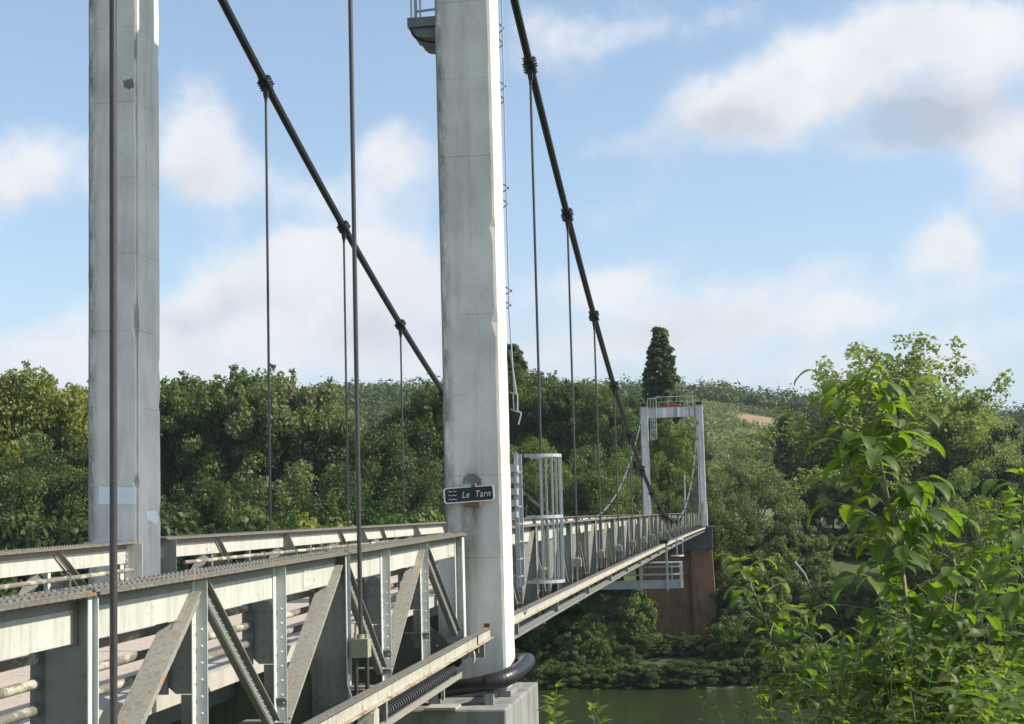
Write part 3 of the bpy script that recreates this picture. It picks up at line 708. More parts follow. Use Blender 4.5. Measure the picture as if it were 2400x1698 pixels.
for X, sname in ((CRX, 'right-hand'), (CLX, 'left-hand')):
    for i, (y, part) in enumerate(HR):
        if X == CLX and y < 10: continue
        z1 = zc(y); z0 = zt(y) - .93
        slope = (zc(y+.5)-zc(y-.5))
        if part == 'main':
            k = i - 4; lab = 'dark hanger rod of the %s cable, %s one beyond the near tower' % (sname, ordn[k])
        else:
            lab = {8.82: 'thick dark hanger rod nearest the camera, crossing in front of the left pillar', 14.82: 'second thick dark hanger rod, ending in a yellowish block beside the near truss' if X == CRX else 'hanger rod of the left-hand cable before the left pillar'}.get(y, 'hanger rod of the right-hand cable behind the camera, number %s' % ('one' if y < 0 else 'two'))
        root = empty('hanger_rod', (X, y, z0), lab, 'hanger rod', 'vertical hangers of the suspension cables')
        o = link('cable_clamp', CM, None, (X, y, z1)); o.scale = (.68, .95, .75); o.rotation_euler.x = math.atan(slope); adopt(o, root)
        o = link('shackle', SM, None, (X, y, z1-.05)); o.scale = (.8, .8, .9); adopt(o, root)
        mb = MB(); r_ = .023 if part == 'approach' else .025
        if z1 - .3 > z0:
            mb.tube([(0, 0, z0+.05), (0, 0, max(z1-.40, z0+.1))], r_, 10); o = link('rod', mb.mesh('rod', M['rod']), None, (X, y, 0)); adopt(o, root)
        o = link('anchor_block', BM, None, (X, y, z0)); adopt(o, root)
        mb = MB()
        for dx, dy_ in ((-.045, -.03), (.05, .03)): mb.tube([(X+dx, y+dy_, z0-.09), (X+dx, y+dy_, z0-.75)], .022, 8)
        adopt(mb.build('lower_rod', M['rod']), root)

# ------------------------------------------------------------------ gantry rails (inspection rail) along the outside
def rail_beam(y0, y1, lab, X=-3.52, z_=-1.275, yoff=0):
    root = empty('gantry_rail', (X, y0, zt(y0)+z_), lab, 'gantry rail', 'inspection gantry rails')
    Ys = list(np.linspace(y0, y1, max(4, int((y1-y0)/4))))
    mb = MB(); mb.along(X-.05, X+.05, z_-.012, z_, Ys, zt); adopt(mb.build('top_flange', M['flange']), root)
    mb = MB(); mb.along(X-.004, X+.004, z_-.150, z_-.0125, Ys, zt); adopt(mb.build('web', M['beam']), root)
    mb = MB(); mb.along(X-.05, X+.05, z_-.163, z_-.1505, Ys, zt); adopt(mb.build('bottom_flange', M['flaking']), root)
    y = y0 + .6
    N = [q for q in ([-3.18, 2.82, 8.82, 14.84, 20.6] if y1 < 22 else [23.8] + [28.99 + 6*k for k in range(20)]) if y0 < q < y1]
    for q in N:
        mb = MB(); mb.box(X-.03, X+.03, q-.04, q+.04, zt(q)+z_-.30, zt(q)+z_-.164); mb.box(X-.35, X+.03, q-.03, q+.03, zt(q)+z_-.36, zt(q)+z_-.301)
        adopt(mb.build('bracket', M['steel']), root)
    if y1 > 22:
        mb = MB(); mb.along(X-.12, X-.04, z_-.36, z_-.33, Ys, zt); mb.along(X-.10, X-.09, z_-.46, z_-.3605, Ys, zt); adopt(mb.build('lower_rail', M['mainsteel']), root)
    return root
r1 = rail_beam(-10, 21.25, 'long pale rusty I-beam rail crossing the bottom of the picture up to the right pillar')
e = r1
mb = MB(); mb.box(-3.56, -3.48, 21.0, 21.06, zt(21)-1.275, zt(21)-1.22); adopt(mb.build('end_stop', M['rust']), r1); mb = MB(); mb.box(-3.545, -3.515, 21.12, 21.2, zt(21)-1.47, zt(21)-1.439); adopt(mb.build('end_bolt', M['rust']), r1)
rail_beam(23.1, 148.6, 'gantry rail running along the lower outside edge of the main span to the distant tower')
# lower flange line of the main span with stubs (water pipe brackets)
# corrugated cable tray under the near rail
tr = empty('cable_tray', (-3.6, 16, -1.95), 'grey tray holding a ribbed black hose below the pale I-beam rail', 'cable tray')
mb = MB(); Ys = list(np.linspace(14.5, 19.0, 5)); mb.along(-3.52, -3.51, -1.71, -1.645, Ys, zt); mb.along(-3.70, -3.5205, -1.71, -1.702, Ys, zt)
adopt(mb.build('trough', M['diag']), tr)
mb = MB(); mb.along(-3.72, -3.71, -1.62, -1.42, list(np.linspace(14.9, 18.9, 5)), zt); adopt(mb.build('back_plate', M['steel_lit']), tr)
mb = MB(); pts = []; rs = []; y = 14.65
while y < 18.9: pts += [(-3.60, y, zt(y)-1.61), (-3.60, y+.05, zt(y+.05)-1.61), (-3.60, y+.065, zt(y+.065)-1.61)]; rs += [.035, .035, .075]; y += .13
mb.tube([(-3.6, 14.65, zt(14.65)-1.61), (-3.6, 18.9, zt(18.9)-1.61)], .038, 9)
y = 14.7
while y < 18.9: mb.tube([(-3.6, y, zt(y)-1.605), (-3.6, y+.045, zt(y)-1.605)], .064, 9); y += .105
adopt(mb.build('ribbed_hose', M['hose']), tr)
mb = MB(); z = zt(14.4)
mb.prism([(14.30, z-1.72), (14.42, z-1.74), (14.55, z-1.66), (14.55, z-1.48), (14.42, z-1.44), (14.36, z-1.50), (14.33, z-1.60)], -3.66, -3.50, 'x'); adopt(mb.build('end_bracket', M['beam']), tr)
mb = MB(); z = zt(19.6); mb.tube([(-3.62, 19.0, z-1.50), (-3.62, 19.12, z-1.50)], .11, 14); mb.tube([(-3.60, 19.1, z-1.50), (-3.58, 20.2, z-1.38)], .025, 6); adopt(mb.build('end_flange', M['rubber']), tr)
mb = MB(); mb.box(-3.62, -3.50, 20.15, 20.2, z-1.46, z-1.28); adopt(mb.build('rusty_lug', M['rust']), tr)
rg = []
for k in range(13): a = k*math.pi/6; rg.append((-3.58+.03*math.cos(a), 20.13, z-1.57+.085*math.sin(a)))
mb = MB(); mb.tube(rg, .018, 6); adopt(mb.build('lifting_ring', M['steel_lit']), tr)
# support stand
st = empty('pipe_stand', (-3.5, 19.3, -2.5), 'short pale upright strut standing before the black pipe', 'strut')
p, q = at(1039, 1641, 19.6), at(1037, 1581, 19.6); mb = MB(); mb.box(q[0]-.022, q[0]+.022, 19.58, 19.62, p[2], q[2]); adopt(mb.build('upright', M['galv']), st)
mb = MB(); mb.rivet((q[0], 19.58, q[2]-.05), (0, -1, 0), .012); mb.rivet((p[0], 19.58, p[2]+.04), (0, -1, 0), .012); adopt(mb.build('bolt', M['clamp']), st)
mb = MB(); mb.box(p[0]-.3, p[0]+.1, 19.9, 20.3, -2.505, -2.47); adopt(mb.build('foot_plate', M['beam']), st)
# black pipe round the pillar
bp = empty('black_pipe', (-3.5, 20.8, -2.3), 'thick black plastic pipe bending round the foot of the right pillar', 'pipe')
pp = [at(900, 1640, 20.7), at(985, 1627, 20.6), at(1060, 1615, 20.55), at(1120, 1605, 20.5), at(1170, 1595, 20.55), at(1200, 1582, 20.75), at(1222, 1567, 21.1), at(1236, 1553, 21.5), at(1236, 1548, 22.0), at(1222, 1548, 22.45), at(1190, 1550, 22.75), at(1120, 1560, 22.9)]
def spline(P, n):
    out = []; P = [Vector(p) for p in P]
    for i in range(len(P)-1):
        a0, a1, a2, a3 = P[max(i-1, 0)], P[i], P[i+1], P[min(i+2, len(P)-1)]
        for k in range(n):
            t = k/n; out.append(.5*((2*a1) + (a2-a0)*t + (2*a0-5*a1+4*a2-a3)*t*t + (3*a1-a0-3*a2+a3)*t**3))
    return out + [P[-1]]
mb = MB(); mb.tube(spline(pp, 6), .104, 20); adopt(mb.build('pipe', M['rubber']), bp)
mb = MB(); sp_ = spline(pp, 6); a = sp_[20:31]; pts = []; rs = []
for i in range(len(a)-1):
    for t in (0, .33, .66): pts.append(a[i].lerp(a[i+1], t)); rs.append(.115 + (.002 if t else -.002))
mb.tube(pts, rs, 20); adopt(mb.build('sleeve', M['rubber']), bp)
for x in (1020, 1150):
    mb = MB(); p = at(x, 1640, 20.6); mb.box(p[0]-.06, p[0]+.06, 20.45, 20.75, -2.505, -2.36)
    adopt(mb.build('saddle_support', M['block_conc']), bp)

# ------------------------------------------------------------------ sign
sg = empty('river_sign', (-3.78, 21.3, .2), 'black sign with white border lettered Le Tarn on the right pillar', 'sign')
c = at(1099, 1159, 21.33); tilt = R(2.6); SY = 21.33
def S(u, w_): return (c[0] + u*math.cos(tilt) - w_*math.sin(tilt), c[2] + u*math.sin(tilt) + w_*math.cos(tilt))
def rrect(w_, h, r, n=6):
    P = []
    for cx_, cz_, a0 in ((w_/2-r, h/2-r, 0), (-w_/2+r, h/2-r, 90), (-w_/2+r, -h/2+r, 180), (w_/2-r, -h/2+r, 270)):
        for k in range(n+1): a = R(a0 + 90*k/n); P.append(S(cx_+r*math.cos(a), cz_+r*math.sin(a)))
    return P
mb = MB(); mb.prism(rrect(.722, .222, .04), SY, SY+.02); adopt(mb.build('border', M['signwhite']), sg)
mb = MB(); mb.prism(rrect(.678, .190, .032), SY-.003, SY-.0005); adopt(mb.build('face', M['signblack']), sg)
cu = bpy.data.curves.new('lettering', 'FONT'); cu.body = 'Le  Tarn'; cu.size = .131; cu.shear = .28; cu.extrude = .001; cu.space_character = 1.12; cu.offset = -.0005
to = bpy.data.objects.new('lettering_tmp', cu); col.objects.link(to); bpy.context.view_layer.update()
me = bpy.data.meshes.new_from_object(to.evaluated_get(bpy.context.evaluated_depsgraph_get())); bpy.data.objects.remove(to)
co_ = np.array([v_.co for v_ in me.vertices]); mn, mx_ = co_.min(0), co_.max(0)
me.materials.clear(); me.materials.append(M['signwhite'])
for v_ in me.vertices:
    u_ = (v_.co.x-mn[0])/(mx_[0]-mn[0]); w_ = v_.co.y
    X_, Z_ = S(-.098 + u_*.405, -.046 + w_); v_.co = (X_, SY-.0055 - v_.co.z, Z_)
adopt(link('lettering', me), sg)
mb = MB()
for r_ in (.055, .0, -.055):
    top = []; bot = []
    for k in range(25):
        t = k/24
        u_ = -.295 + .125*t; w_ = r_ + .006*math.sin(t*math.pi*4.2); th = .0022 + .0022*abs(math.sin(t*math.pi*2.1))
        top.append(S(u_, w_+th)); bot.append(S(u_, w_-th))
    if r_ > .05: mb.prism(top[:13]+bot[:13][::-1], SY-.005, SY-.0035); mb.prism(top[15:]+bot[15:][::-1], SY-.005, SY-.0035)
    else: mb.prism(top+bot[::-1], SY-.005, SY-.0035)
adopt(mb.build('wave_symbol', M['signwhite']), sg)
mb = MB()
p = S(-.01, .128); mb.box(p[0]-.085, p[0]+.06, SY-.006, SY+.12, p[1]-.02, p[1]+.016); adopt(mb.build('clamp_bar', M['galv']), sg)
mb = MB(); p = S(.055, .125); mb.box(p[0]-.01, p[0]+.045, SY-.02, SY+.12, p[1]-.028, p[1]+.022); adopt(mb.build('clamp_nut', M['rust']), sg); mb = MB()
p = S(.01, -.14); mb.box(p[0]-.09, p[0]+.09, SY+.004, SY+.12, p[1]-.03, p[1]+.03); adopt(mb.build('rusty_bracket', M['rust']), sg); mb = MB(); mb.box(p[0]+.0905, p[0]+.13, SY-.006, SY+.12, p[1]-.022, p[1]+.032); adopt(mb.build('bracket_end', M['rust']), sg)

# ------------------------------------------------------------------ ladders, cages, platforms
def cage(mb, cx_, cy_, r, zs, zlo, zhi, nb=6, a0=-100, a1=100, th=.012, hw=.05):
    """hoops (flat bands) opening towards -X, and vertical bars, centred cx,cy bulging to +X"""
    hoops = []; bars = MB()
    for z in zs:
        hp = MB(); hoops.append(hp)
        P = [(cx_ + r*math.cos(R(a)), cy_ + r*math.sin(R(a))) for a in np.linspace(a0, a1, 20)]
        P = [(cx_-r*.55, P[0][1])] + P + [(cx_-r*.55, P[-1][1])]
        for (xa, ya), (xb, yb) in zip(P[:-1], P[1:]): hp.bar((xa, ya, z), (xb, yb, z), hw, .006, (0, 0, 1))
    for a in np.linspace(a0*.8, a1*.8, nb):
        x, y = cx_ + (r-.01)*math.cos(R(a)), cy_ + (r-.01)*math.sin(R(a)); bars.box(x-.016, x+.016, y-.010, y+.010, zlo, zhi)
    return hoops, bars
lc = empty('caged_ladder', (-3.55, 24.6, -1.1), 'galvanised ladder with a round safety cage just right of the sign pillar', 'caged ladder')
h, b_ = cage(None, -3.22, 24.75, .36, (-1.08, -.05, .93), -1.1, .95, 6)
[adopt(q_.build('hoop', M['galv']), lc) for q_ in h]; adopt(b_.build('cage_bar', M['galv']), lc)
for y in (24.5, 24.95):
    mb = MB(); mb.box(-3.60, -3.535, y-.02, y+.02, -1.15, .98)
    if y < 24.6:
        for z in np.arange(-1.0, .2, .28): mb.rivet((-3.567, y-.02, z), (0, -1, 0), .014)
    adopt(mb.build('side_rail', M['galv']), lc)
for z in np.arange(-1.0, .95, .28):
    mb = MB(); mb.tube([(-3.567, 24.5, z), (-3.567, 24.95, z)], .015, 6); adopt(mb.build('rung', M['galv']), lc)
stp = empty('access_steps', (-3.72, 24.2, -.3), 'pale metal step boards between the sign pillar and the caged ladder', 'steps')
for k in range(5):
    p = at(1206, 1098 + k*27, 24.4); mb = MB(); mb.box(-3.9, p[0]+.05, 24.3, 24.55, p[2]-.055, p[2]+.045); adopt(mb.build('step', M['galv']), stp)
mb = MB(); mb.bar((-3.98, 24.3, -.45), (-3.62, 24.3, -.85), .02, .1, (0, 1, 0)); adopt(mb.build('bracing', M['darksteel']), stp)
# ladder behind the right pillar (its hoops show past the edge)
lb = empty('tower_ladder', (-3.4, 22.4, 1.4), 'slender caged ladder fixed behind the right pillar, hoops peeping out to the right', 'ladder')
for k, yp in enumerate((67, 103, 203, 235, 441, 478, 682, 716)):
    p = at(1176 + yp*.030, yp, 22.6); mb = MB(); z = p[2]
    tip = .05 if k % 2 == 0 else .03
    mb.tube([(-3.42, 22.3, z+.045), (-3.42+.05, 22.45, z+.045), (p[0]-.03+tip, 22.6, z), (-3.42, 22.75, z-.04)], .009, 6)
    adopt(mb.build('hoop', M['clamp']), lb)
for (xa, ya, xb, yb) in ((1176, 0, 1193, 715), (1192, 715, 1206, 925), (1195, 820, 1211, 925)):
    pa, pb = at(xa, ya, 22.5), at(xb, yb, 22.5); mb = MB(); mb.tube([pa, pb], .011, 6); adopt(mb.build('cage_bar', M['galv']), lb)
mb = MB()
for (a, c2) in (((1194, 920), (1213, 924)), ((1202, 924), (1205, 960)), ((1213, 926), (1213, 964)), ((1196, 960), (1222, 968)), ((1222, 968), (1215, 996)), ((1211, 923), (1213, 927))):
    mb.tube([at(*a, 22.5), at(*c2, 22.5)], .011, 6)
adopt(mb.build('bottom_hoop', M['galv']), lb)
# landing platform high on the inner side of the right pillar
pf = empty('landing_platform', (-4.4, 21.9, 7.3), 'small steel landing platform at the top, left of the right pillar', 'platform')
p, q = at(956, 66, 21.6), at(1017, 40, 21.6)
mb = MB(); mb.box(p[0], CRX-H0-.012, 21.56, 21.6, p[2], q[2]); mb.box(p[0], p[0]+.03, 21.6, 22.5, p[2], q[2]); mb.box(p[0]+.03, CRX-H0-.012, 21.6, 22.5, p[2]+.05, p[2]+.09); adopt(mb.build('frame', M['darksteel']), pf)
mb = MB()
xe = CRX-H0-.014
for yq in np.arange(21.62, 22.5, .07): mb.prism([(p[0]+.05, p[2]-.001), (p[0]+.07, p[2]-.07), (p[0]+.13, p[2]-.125), (p[0]+.24, p[2]-.15), (xe, p[2]-.16), (xe, p[2]-.001)], yq, yq+.05)
adopt(mb.build('grating', M['darksteel']), pf)
mb = MB(); mb.tube(spline([at(964, 66, 21.75), at(968, 82, 21.75), at(982, 93, 21.75), at(1000, 98, 21.75), at(1020, 100, 21.75)], 5), .018, 6); adopt(mb.build('hanging_cable', M['cable']), pf)
mb = MB()
for x in (964, 985): a = at(x, 38, 21.6); mb.tube([(a[0], 21.6, q[2]), (a[0], 21.6, q[2]+1.0)], .014, 6)
a = at(975, 38, 21.7); mb.box(a[0]-.02, a[0]+.02, 21.66, 21.70, q[2], q[2]+1.0)
a = at(975, 28, 21.68); mb.tube([a, (CRX-H0-.01, 21.68, a[2]+.02)], .018, 6); adopt(mb.build('guard_rail', M['galv']), pf)
# inspection gantry below the far half of the span
ig = empty('inspection_gantry', (MX, 68, -4), 'galvanised inspection gantry hanging below the deck before the distant pier', 'gantry')
Yg = 68.0
def gz(y, Yq=Yg, x=1500): return at(x, y, Yq)[2]
xL, xR = -9.9, at(1600, 1372, Yg)[0]
mb = MB(); mb.box(xL, xR, Yg, Yg+.06, gz(1381), gz(1363)); mb.box(xL, xR, Yg+.9, Yg+.96, gz(1381), gz(1363)); adopt(mb.build('platform_beam', M['galv']), ig)
mb = MB(); mb.box(xL, xR, Yg+.07, Yg+.89, gz(1381)+.02, gz(1381)+.06); adopt(mb.build('walkway', M['darksteel']), ig)
for yy_ in (1321, 1331, 1349):
    mb = MB(); mb.tube([(xL, Yg+.03, gz(yy_)), (xR, Yg+.03, gz(yy_))], .03, 6); mb.tube([(xL, Yg+.93, gz(yy_)), (xR, Yg+.93, gz(yy_))], .03, 6); adopt(mb.build('handrail', M['galv']), ig)
for xx in np.linspace(xL, xR-.03, 5):
    mb = MB(); mb.box(xx-.025, xx+.025, Yg-.02, Yg, gz(1380), gz(1320)); mb.box(xx-.025, xx+.025, Yg+.97, Yg+1, gz(1380), gz(1320)); adopt(mb.build('rail_post', M['galv']), ig)
mb = MB(); mb.tube([at(1505, 1375, Yg+.03), at(1563, 1332, Yg+.03)], .02, 5); adopt(mb.build('bracing', M['darksteel']), ig)
mb = MB(); a = at(1595, 1320, Yg); mb.box(a[0]-.05, a[0]+.05, Yg-.1, Yg-.03, gz(1380), gz(1322)); adopt(mb.build('end_post', M['edge']), ig)
for xx in (-3.3, -9.5):
    mb = MB(); mb.box(xx-.09, xx+.01, Yg-.12, Yg-.04, gz(1385), gz(1262)); mb.box(xx+.14, xx+.19, Yg-.1, Yg-.04, gz(1365), gz(1325)); adopt(mb.build('hanger_frame', M['galv']), ig)
    mb = MB(); mb.tube([(xx-.3, Yg-.08, zt(Yg)-1.15), (xx+.05, Yg-.08, zt(Yg)-1.15)], .12, 10); adopt(mb.build('trolley_wheel', M['clamp']), ig)
h, b_ = cage(None, -2.95, Yg+.2, .36, (gz(1305), gz(1266)), gz(1306), gz(1262), 4, hw=.05)
[adopt(q_.build('hoop', M['edge']), ig) for q_ in h]; adopt(b_.build('cage_bar', M['galv']), ig)
# caged ladders on the far tower's left leg
fl = empty('caged_ladder', (CLX+.8, FY-.3, 6), 'thin caged ladder hanging on the left leg of the distant tower', 'caged ladder')
for (x0, x1, yt, yb_) in ((1519, 1537, 934, 983), (1526, 1538, 986, 1030)):
    p, q = at(x0, yb_, FY-.6), at(x1, yt, FY-.6); mb = MB(); n_ = 4
    for k in range(n_): xx = p[0] + (q[0]-p[0])*k/(n_-1); mb.tube([(xx, FY-.6, p[2]), (xx, FY-.6, q[2])], .03, 5)
    adopt(mb.build('cage_bar', M['galv']), fl)
    for t in (0, .5, 1):
        mb = MB(); zz = p[2]+(q[2]-p[2])*t; mb.box(p[0], q[0], FY-.62, FY-.58, zz-.045, zz+.045); adopt(mb.build('hoop', M['galv']), fl)
# thin pole on the far side
pl = MB(); p, q = at(1605, 1205, 165), at(1604, 1112, 165); pl.tube([p, q], [.12, .07], 7)
tag(pl.build('lamp_pole', M['galv']), 'slim pale pole standing behind the far end of the bridge between the tower legs', 'pole')
# ------------------------------------------------------------------ foliage
LM = {
 'dark': leafmat('dark_foliage', (.030, .058, .017), (.095, .14, .036)),
 'mid': leafmat('mid_foliage', (.050, .090, .022), (.14, .195, .050)),
 'light': leafmat('light_foliage', (.090, .135, .028), (.21, .26, .07)),
 'yellow': leafmat('yellow_foliage', (.11, .14, .022), (.27, .27, .06)),
 'olive': leafmat('olive_foliage', (.085, .105, .038), (.21, .23, .095)),
 'willow': leafmat('willow_foliage', (.145, .185, .05), (.34, .37, .13)),
 'pine': leafmat('pine_foliage', (.012, .026, .012), (.030, .052, .022), .15),
 'brown': leafmat('brownish_foliage', (.035, .034, .014), (.085, .075, .03)),
}
def cards(name, P, N, size, mat, seed=0, aspect=1.7):
    """P points, N normals, size per card -> one mesh of small bent leaf diamonds"""
    r = np.random.default_rng(seed); n = len(P)
    N = N / (np.linalg.norm(N, axis=1, keepdims=True) + 1e-9)
    t = r.normal(size=(n, 3)); t -= N*(t*N).sum(1, keepdims=True); t /= np.linalg.norm(t, axis=1, keepdims=True) + 1e-9
    b_ = np.cross(N, t); sz = (size*np.ones(n))[:, None]
    L = t*sz*.5*aspect**.5; Wd = b_*sz*.5/aspect**.5
    bend = N*sz*.12
    V = np.stack([P-L-bend, P+Wd, P+L-bend, P-Wd], 1).reshape(-1, 3)
    me = bpy.data.meshes.new(name); me.vertices.add(4*n); me.vertices.foreach_set('co', V.astype(np.float32).ravel())
    me.loops.add(4*n); me.loops.foreach_set('vertex_index', np.arange(4*n, dtype=np.int32))
    me.polygons.add(n); me.polygons.foreach_set('loop_start', np.arange(0, 4*n, 4, dtype=np.int32)); me.polygons.foreach_set('loop_total', np.full(n, 4, np.int32))
    me.materials.append(mat); me.update(calc_edges=True)
    a = me.attributes.new('var', 'FLOAT', 'FACE'); a.data.foreach_set('value', r.random(n).astype(np.float32))
    return me
def clumps(C, Rr, per, r, squash=.8, up=.25, jit=.55):
    """leaf points on the shells of clumps; normals face out of each clump"""
    n = len(C); k = (per*(Rr/np.mean(Rr))**2).astype(int) + 3
    idx = np.repeat(np.arange(n), k); d = r.normal(size=(len(idx), 3)); d /= np.linalg.norm(d, axis=1, keepdims=True)
    rad = Rr[idx]*(r.random(len(idx))**.35)
    P = C[idx] + d*rad[:, None]*np.array([1, 1, squash]); N = d + r.normal(size=d.shape)*jit + np.array([0, 0, up])
    return P, N
def tree_proto(kind, seed, H=20.0, nleaf=15000):
    r = np.random.default_rng(seed); Cs = []; Rs = []
    if kind == 'round':
        n = 120
        while len(Cs) < n:
            d = r.normal(size=3); d /= np.linalg.norm(d); q = r.random()**.4
            p = np.array([d[0]*.36*q, d[1]*.36*q, .58 + d[2]*.40*q])
            lob = 1 + .28*math.sin(3*math.atan2(d[1], d[0]) + seed) + .18*math.sin(5*d[2] + seed*2)
            p[:2] *= lob; Cs.append(p); Rs.append(.045 + .05*r.random())
    elif kind == 'broad':
        n = 135
        for _ in range(n):
            h = r.random()**.8; wd = .33*max(0, 1-(max(0, h-.35)/.68)**2)**.5*(.75+.25*min(1, h/.3)); a = r.random()*6.283; q = r.random()**.45
            lob = 1 + .32*math.sin(a*3 + seed + h*7) + .2*math.sin(a*2 - h*11 + seed)
            Cs.append(np.array([math.cos(a)*wd*q*lob, math.sin(a)*wd*q*lob, .08 + .82*h])); Rs.append(.038 + .055*r.random()*(1-.3*h))
        for _ in range(9):                     # leading plumes
            a = r.random()*6.283; q = .06 + .16*r.random()
            x, y = math.cos(a)*q, math.sin(a)*q; hh = .86 - q*.9 + .05*r.random(); tx = r.normal()*.02
            for k in range(6): Cs.append(np.array([x*(1+k*.07)+tx*k*.3, y*(1+k*.07), hh + k*.026])); Rs.append(.042 - .0045*k)
    elif kind == 'lombardy':
        for _ in range(330):
            h = r.random()**.9; wd = .085*(1-max(0, h-.55)/.47)**.55*(.5+.5*min(1, h/.45)); a = r.random()*6.283; q = r.random()**.45
            Cs.append(np.array([math.cos(a)*wd*q, math.sin(a)*wd*q, .04+.93*h])); Rs.append(.016+.020*r.random()*(1-.5*h))
    elif kind == 'willow':
        for b_ in range(74):
            a = r.random()*6.283; el = R(2 + 86*r.random()**.9); d = np.array([math.cos(a)*math.cos(el), math.sin(a)*math.cos(el), math.sin(el)])
            ln = (.46 + .20*r.random()); p0 = np.array([0, 0, .24])
            for k in range(7):
                t = .32 + .68*k/6; p = p0 + d*ln*t; p[2] -= .10*t*t*(1-math.sin(el)); p += r.normal(size=3)*.016
                Cs.append(p); Rs.append(.062*(1.2-t*.72)+.012*r.random())
    elif kind == 'shrub':
        for _ in range(90):
            d = r.normal(size=3); d /= np.linalg.norm(d); d[2] = abs(d[2]); q = r.random()**.4
            lob = 1 + .3*math.sin(4*math.atan2(d[1], d[0]) + seed)
            Cs.append(np.array([d[0]*.55*q*lob, d[1]*.55*q*lob, .06 + d[2]*.82*q])); Rs.append(.07+.07*r.random())
    elif kind == 'pine':
        for _ in range(110):
            h = r.random(); wd = .17*(1-h)**.75+.02; a = r.random()*6.283; q = r.random()**.5
            Cs.append(np.array([math.cos(a)*wd*q, math.sin(a)*wd*q, .12+.86*h])); Rs.append(.022+.026*r.random())
    C = np.array(Cs)*H; Rr = np.array(Rs)*H
    jit = .9 if kind == 'willow' else .6
    P, N = clumps(C, Rr, nleaf/len(C), r, .75 if kind != 'willow' else 1.2, .3, jit)
    ls = {'willow': .30, 'shrub': .26, 'lombardy': .24, 'pine': .22}.get(kind, .25)
    me = cards('crown', P, N, ls*(.6 + .8*r.random(len(P))), LM['mid'], seed)
    # trunk with limbs
    tb = MB(); r0 = .018*H; lean = r.normal(size=2)*.01*H
    tb.tube([(0, 0, -1.5), (lean[0]*.3, lean[1]*.3, .18*H), (lean[0], lean[1], .5*H), (lean[0]*.6, lean[1]*.6, .82*H)], [r0*1.3, r0, r0*.6, r0*.15], 7)
    for k in range(12):
        c_ = C[r.integers(len(C))]; hb = max(.12*H, c_[2]*.55); tb.tube([(lean[0]*.4, lean[1]*.4, hb), tuple(c_*np.array([.5, .5, 1])*np.array([1, 1, .85])), tuple(c_)], [r0*.42, r0*.25, r0*.06], 5)
    return me, tb.mesh('trunk', M['bark'])
PR = {}
for kind, cnt, nl in (('round', 4, 26000), ('broad', 5, 28000), ('lombardy', 2, 32000), ('willow', 2, 42000), ('shrub', 4, 12000), ('pine', 2, 14000)):
    PR[kind] = [tree_proto(kind, 100*len(PR)+k, 20.0 if kind != 'shrub' else 8.0, nl) for k in range(cnt)]
trng = random.Random(21)
NAMES = {'round': 'broadleaf_tree', 'broad': 'poplar_tree', 'lombardy': 'columnar_poplar', 'willow': 'willow_tree', 'shrub': 'bush', 'pine': 'conifer_tree'}
def plant(kind, tone, px, ytop, Y, wpx=None, label='', group=None, cat=None, zb=None, var=None, hmin=2.0):
    p = at(px, ytop, Y); gz_ = ground(p[0], Y) if zb is None else zb
    h = max(p[2] - gz_, hmin); base = 8.0 if kind == 'shrub' else 20.0
    root = empty(NAMES[kind], (p[0], Y, gz_), label, cat or ('bush' if kind == 'shrub' else 'tree'), group, rz=trng.random()*6.28)
    natw = {'round': .86, 'broad': .66, 'lombardy': .15, 'willow': .80, 'shrub': 1.25, 'pine': .40}[kind]
    sz = h/(base*{'broad': .93, 'round': .95}.get(kind, .96)); sx = sz if wpx is None else wpx*Y/F/(base*natw)
    sx = min(max(sx, sz*.78), sz*2.0)
    root.scale = (sx, sx, sz)
    me, tm = PR[kind][trng.randrange(len(PR[kind])) if var is None else var]
    c_ = link('crown', me); c_.parent = root; c_.material_slots[0].link = 'OBJECT'; c_.material_slots[0].material = LM[tone]
    t_ = link('trunk', tm); t_.parent = root
    return root
# --- individually recognisable trees
plant('lombardy', 'dark', 1546, 776, 205, 84, 'tall dark columnar poplar rising above everything behind the distant tower')
plant('willow', 'willow', 2070, 764, 180, 500, 'large airy willow crown, tallest tree at the right behind the leafy sapling', var=0)
plant('willow', 'willow', 2235, 895, 176, 330, 'lower right-hand willow spreading beside the tallest willow', var=1)
plant('willow', 'olive', 1980, 870, 184, 240, 'shorter willow on the left flank of the tallest willow', var=1)
plant('round', 'olive', 1762, 1062, 158, 260, 'grey-olive rounded tree on the bank right of the distant tower')
plant('round', 'olive', 1690, 1130, 154, 160, 'smaller olive tree touching the distant tower leg on its right')
plant('pine', 'dark', 1835, 985, 176, 90, 'thin dark ragged tree between the olive tree and the willow')
plant('pine', 'dark', 1880, 1010, 182, 80, 'second dark ragged tree, just left of the willow')
plant('lombardy', 'dark', 1200, 818, 190, 95, 'tall dark tree peaking right beside the sign pillar')
plant('broad', 'dark', 1235, 868, 186, 140, 'dark poplar just behind the tall tree by the sign pillar')
plant('broad', 'mid', 1250, 880, 180, 150, 'green poplar standing right of the tall dark tree by the sign pillar')
plant('broad', 'dark', 1320, 900, 178, 150, 'dark poplar behind the first main-span hanger rods')
plant('broad', 'mid', 1400, 905, 176, 150, 'green poplar left of the distant tower')
plant('broad', 'dark', 1470, 930, 182, 120, 'dark poplar touching the left leg of the distant tower')
plant('broad', 'light', 1560, 985, 172, 90, 'bright green tree framed between the legs of the distant tower')
plant('broad', 'mid', 1600, 1010, 180, 60, 'narrow green tree near the right leg of the distant tower')
plant('round', 'light', 1255, 1040, 160, 110, 'light green rounded tree behind the safety cage')
plant('round', 'mid', 1375, 1060, 158, 120, 'mid green tree above the middle of the main span')
plant('round', 'light', 1435, 1090, 156, 90, 'light green small tree just left of the distant tower')
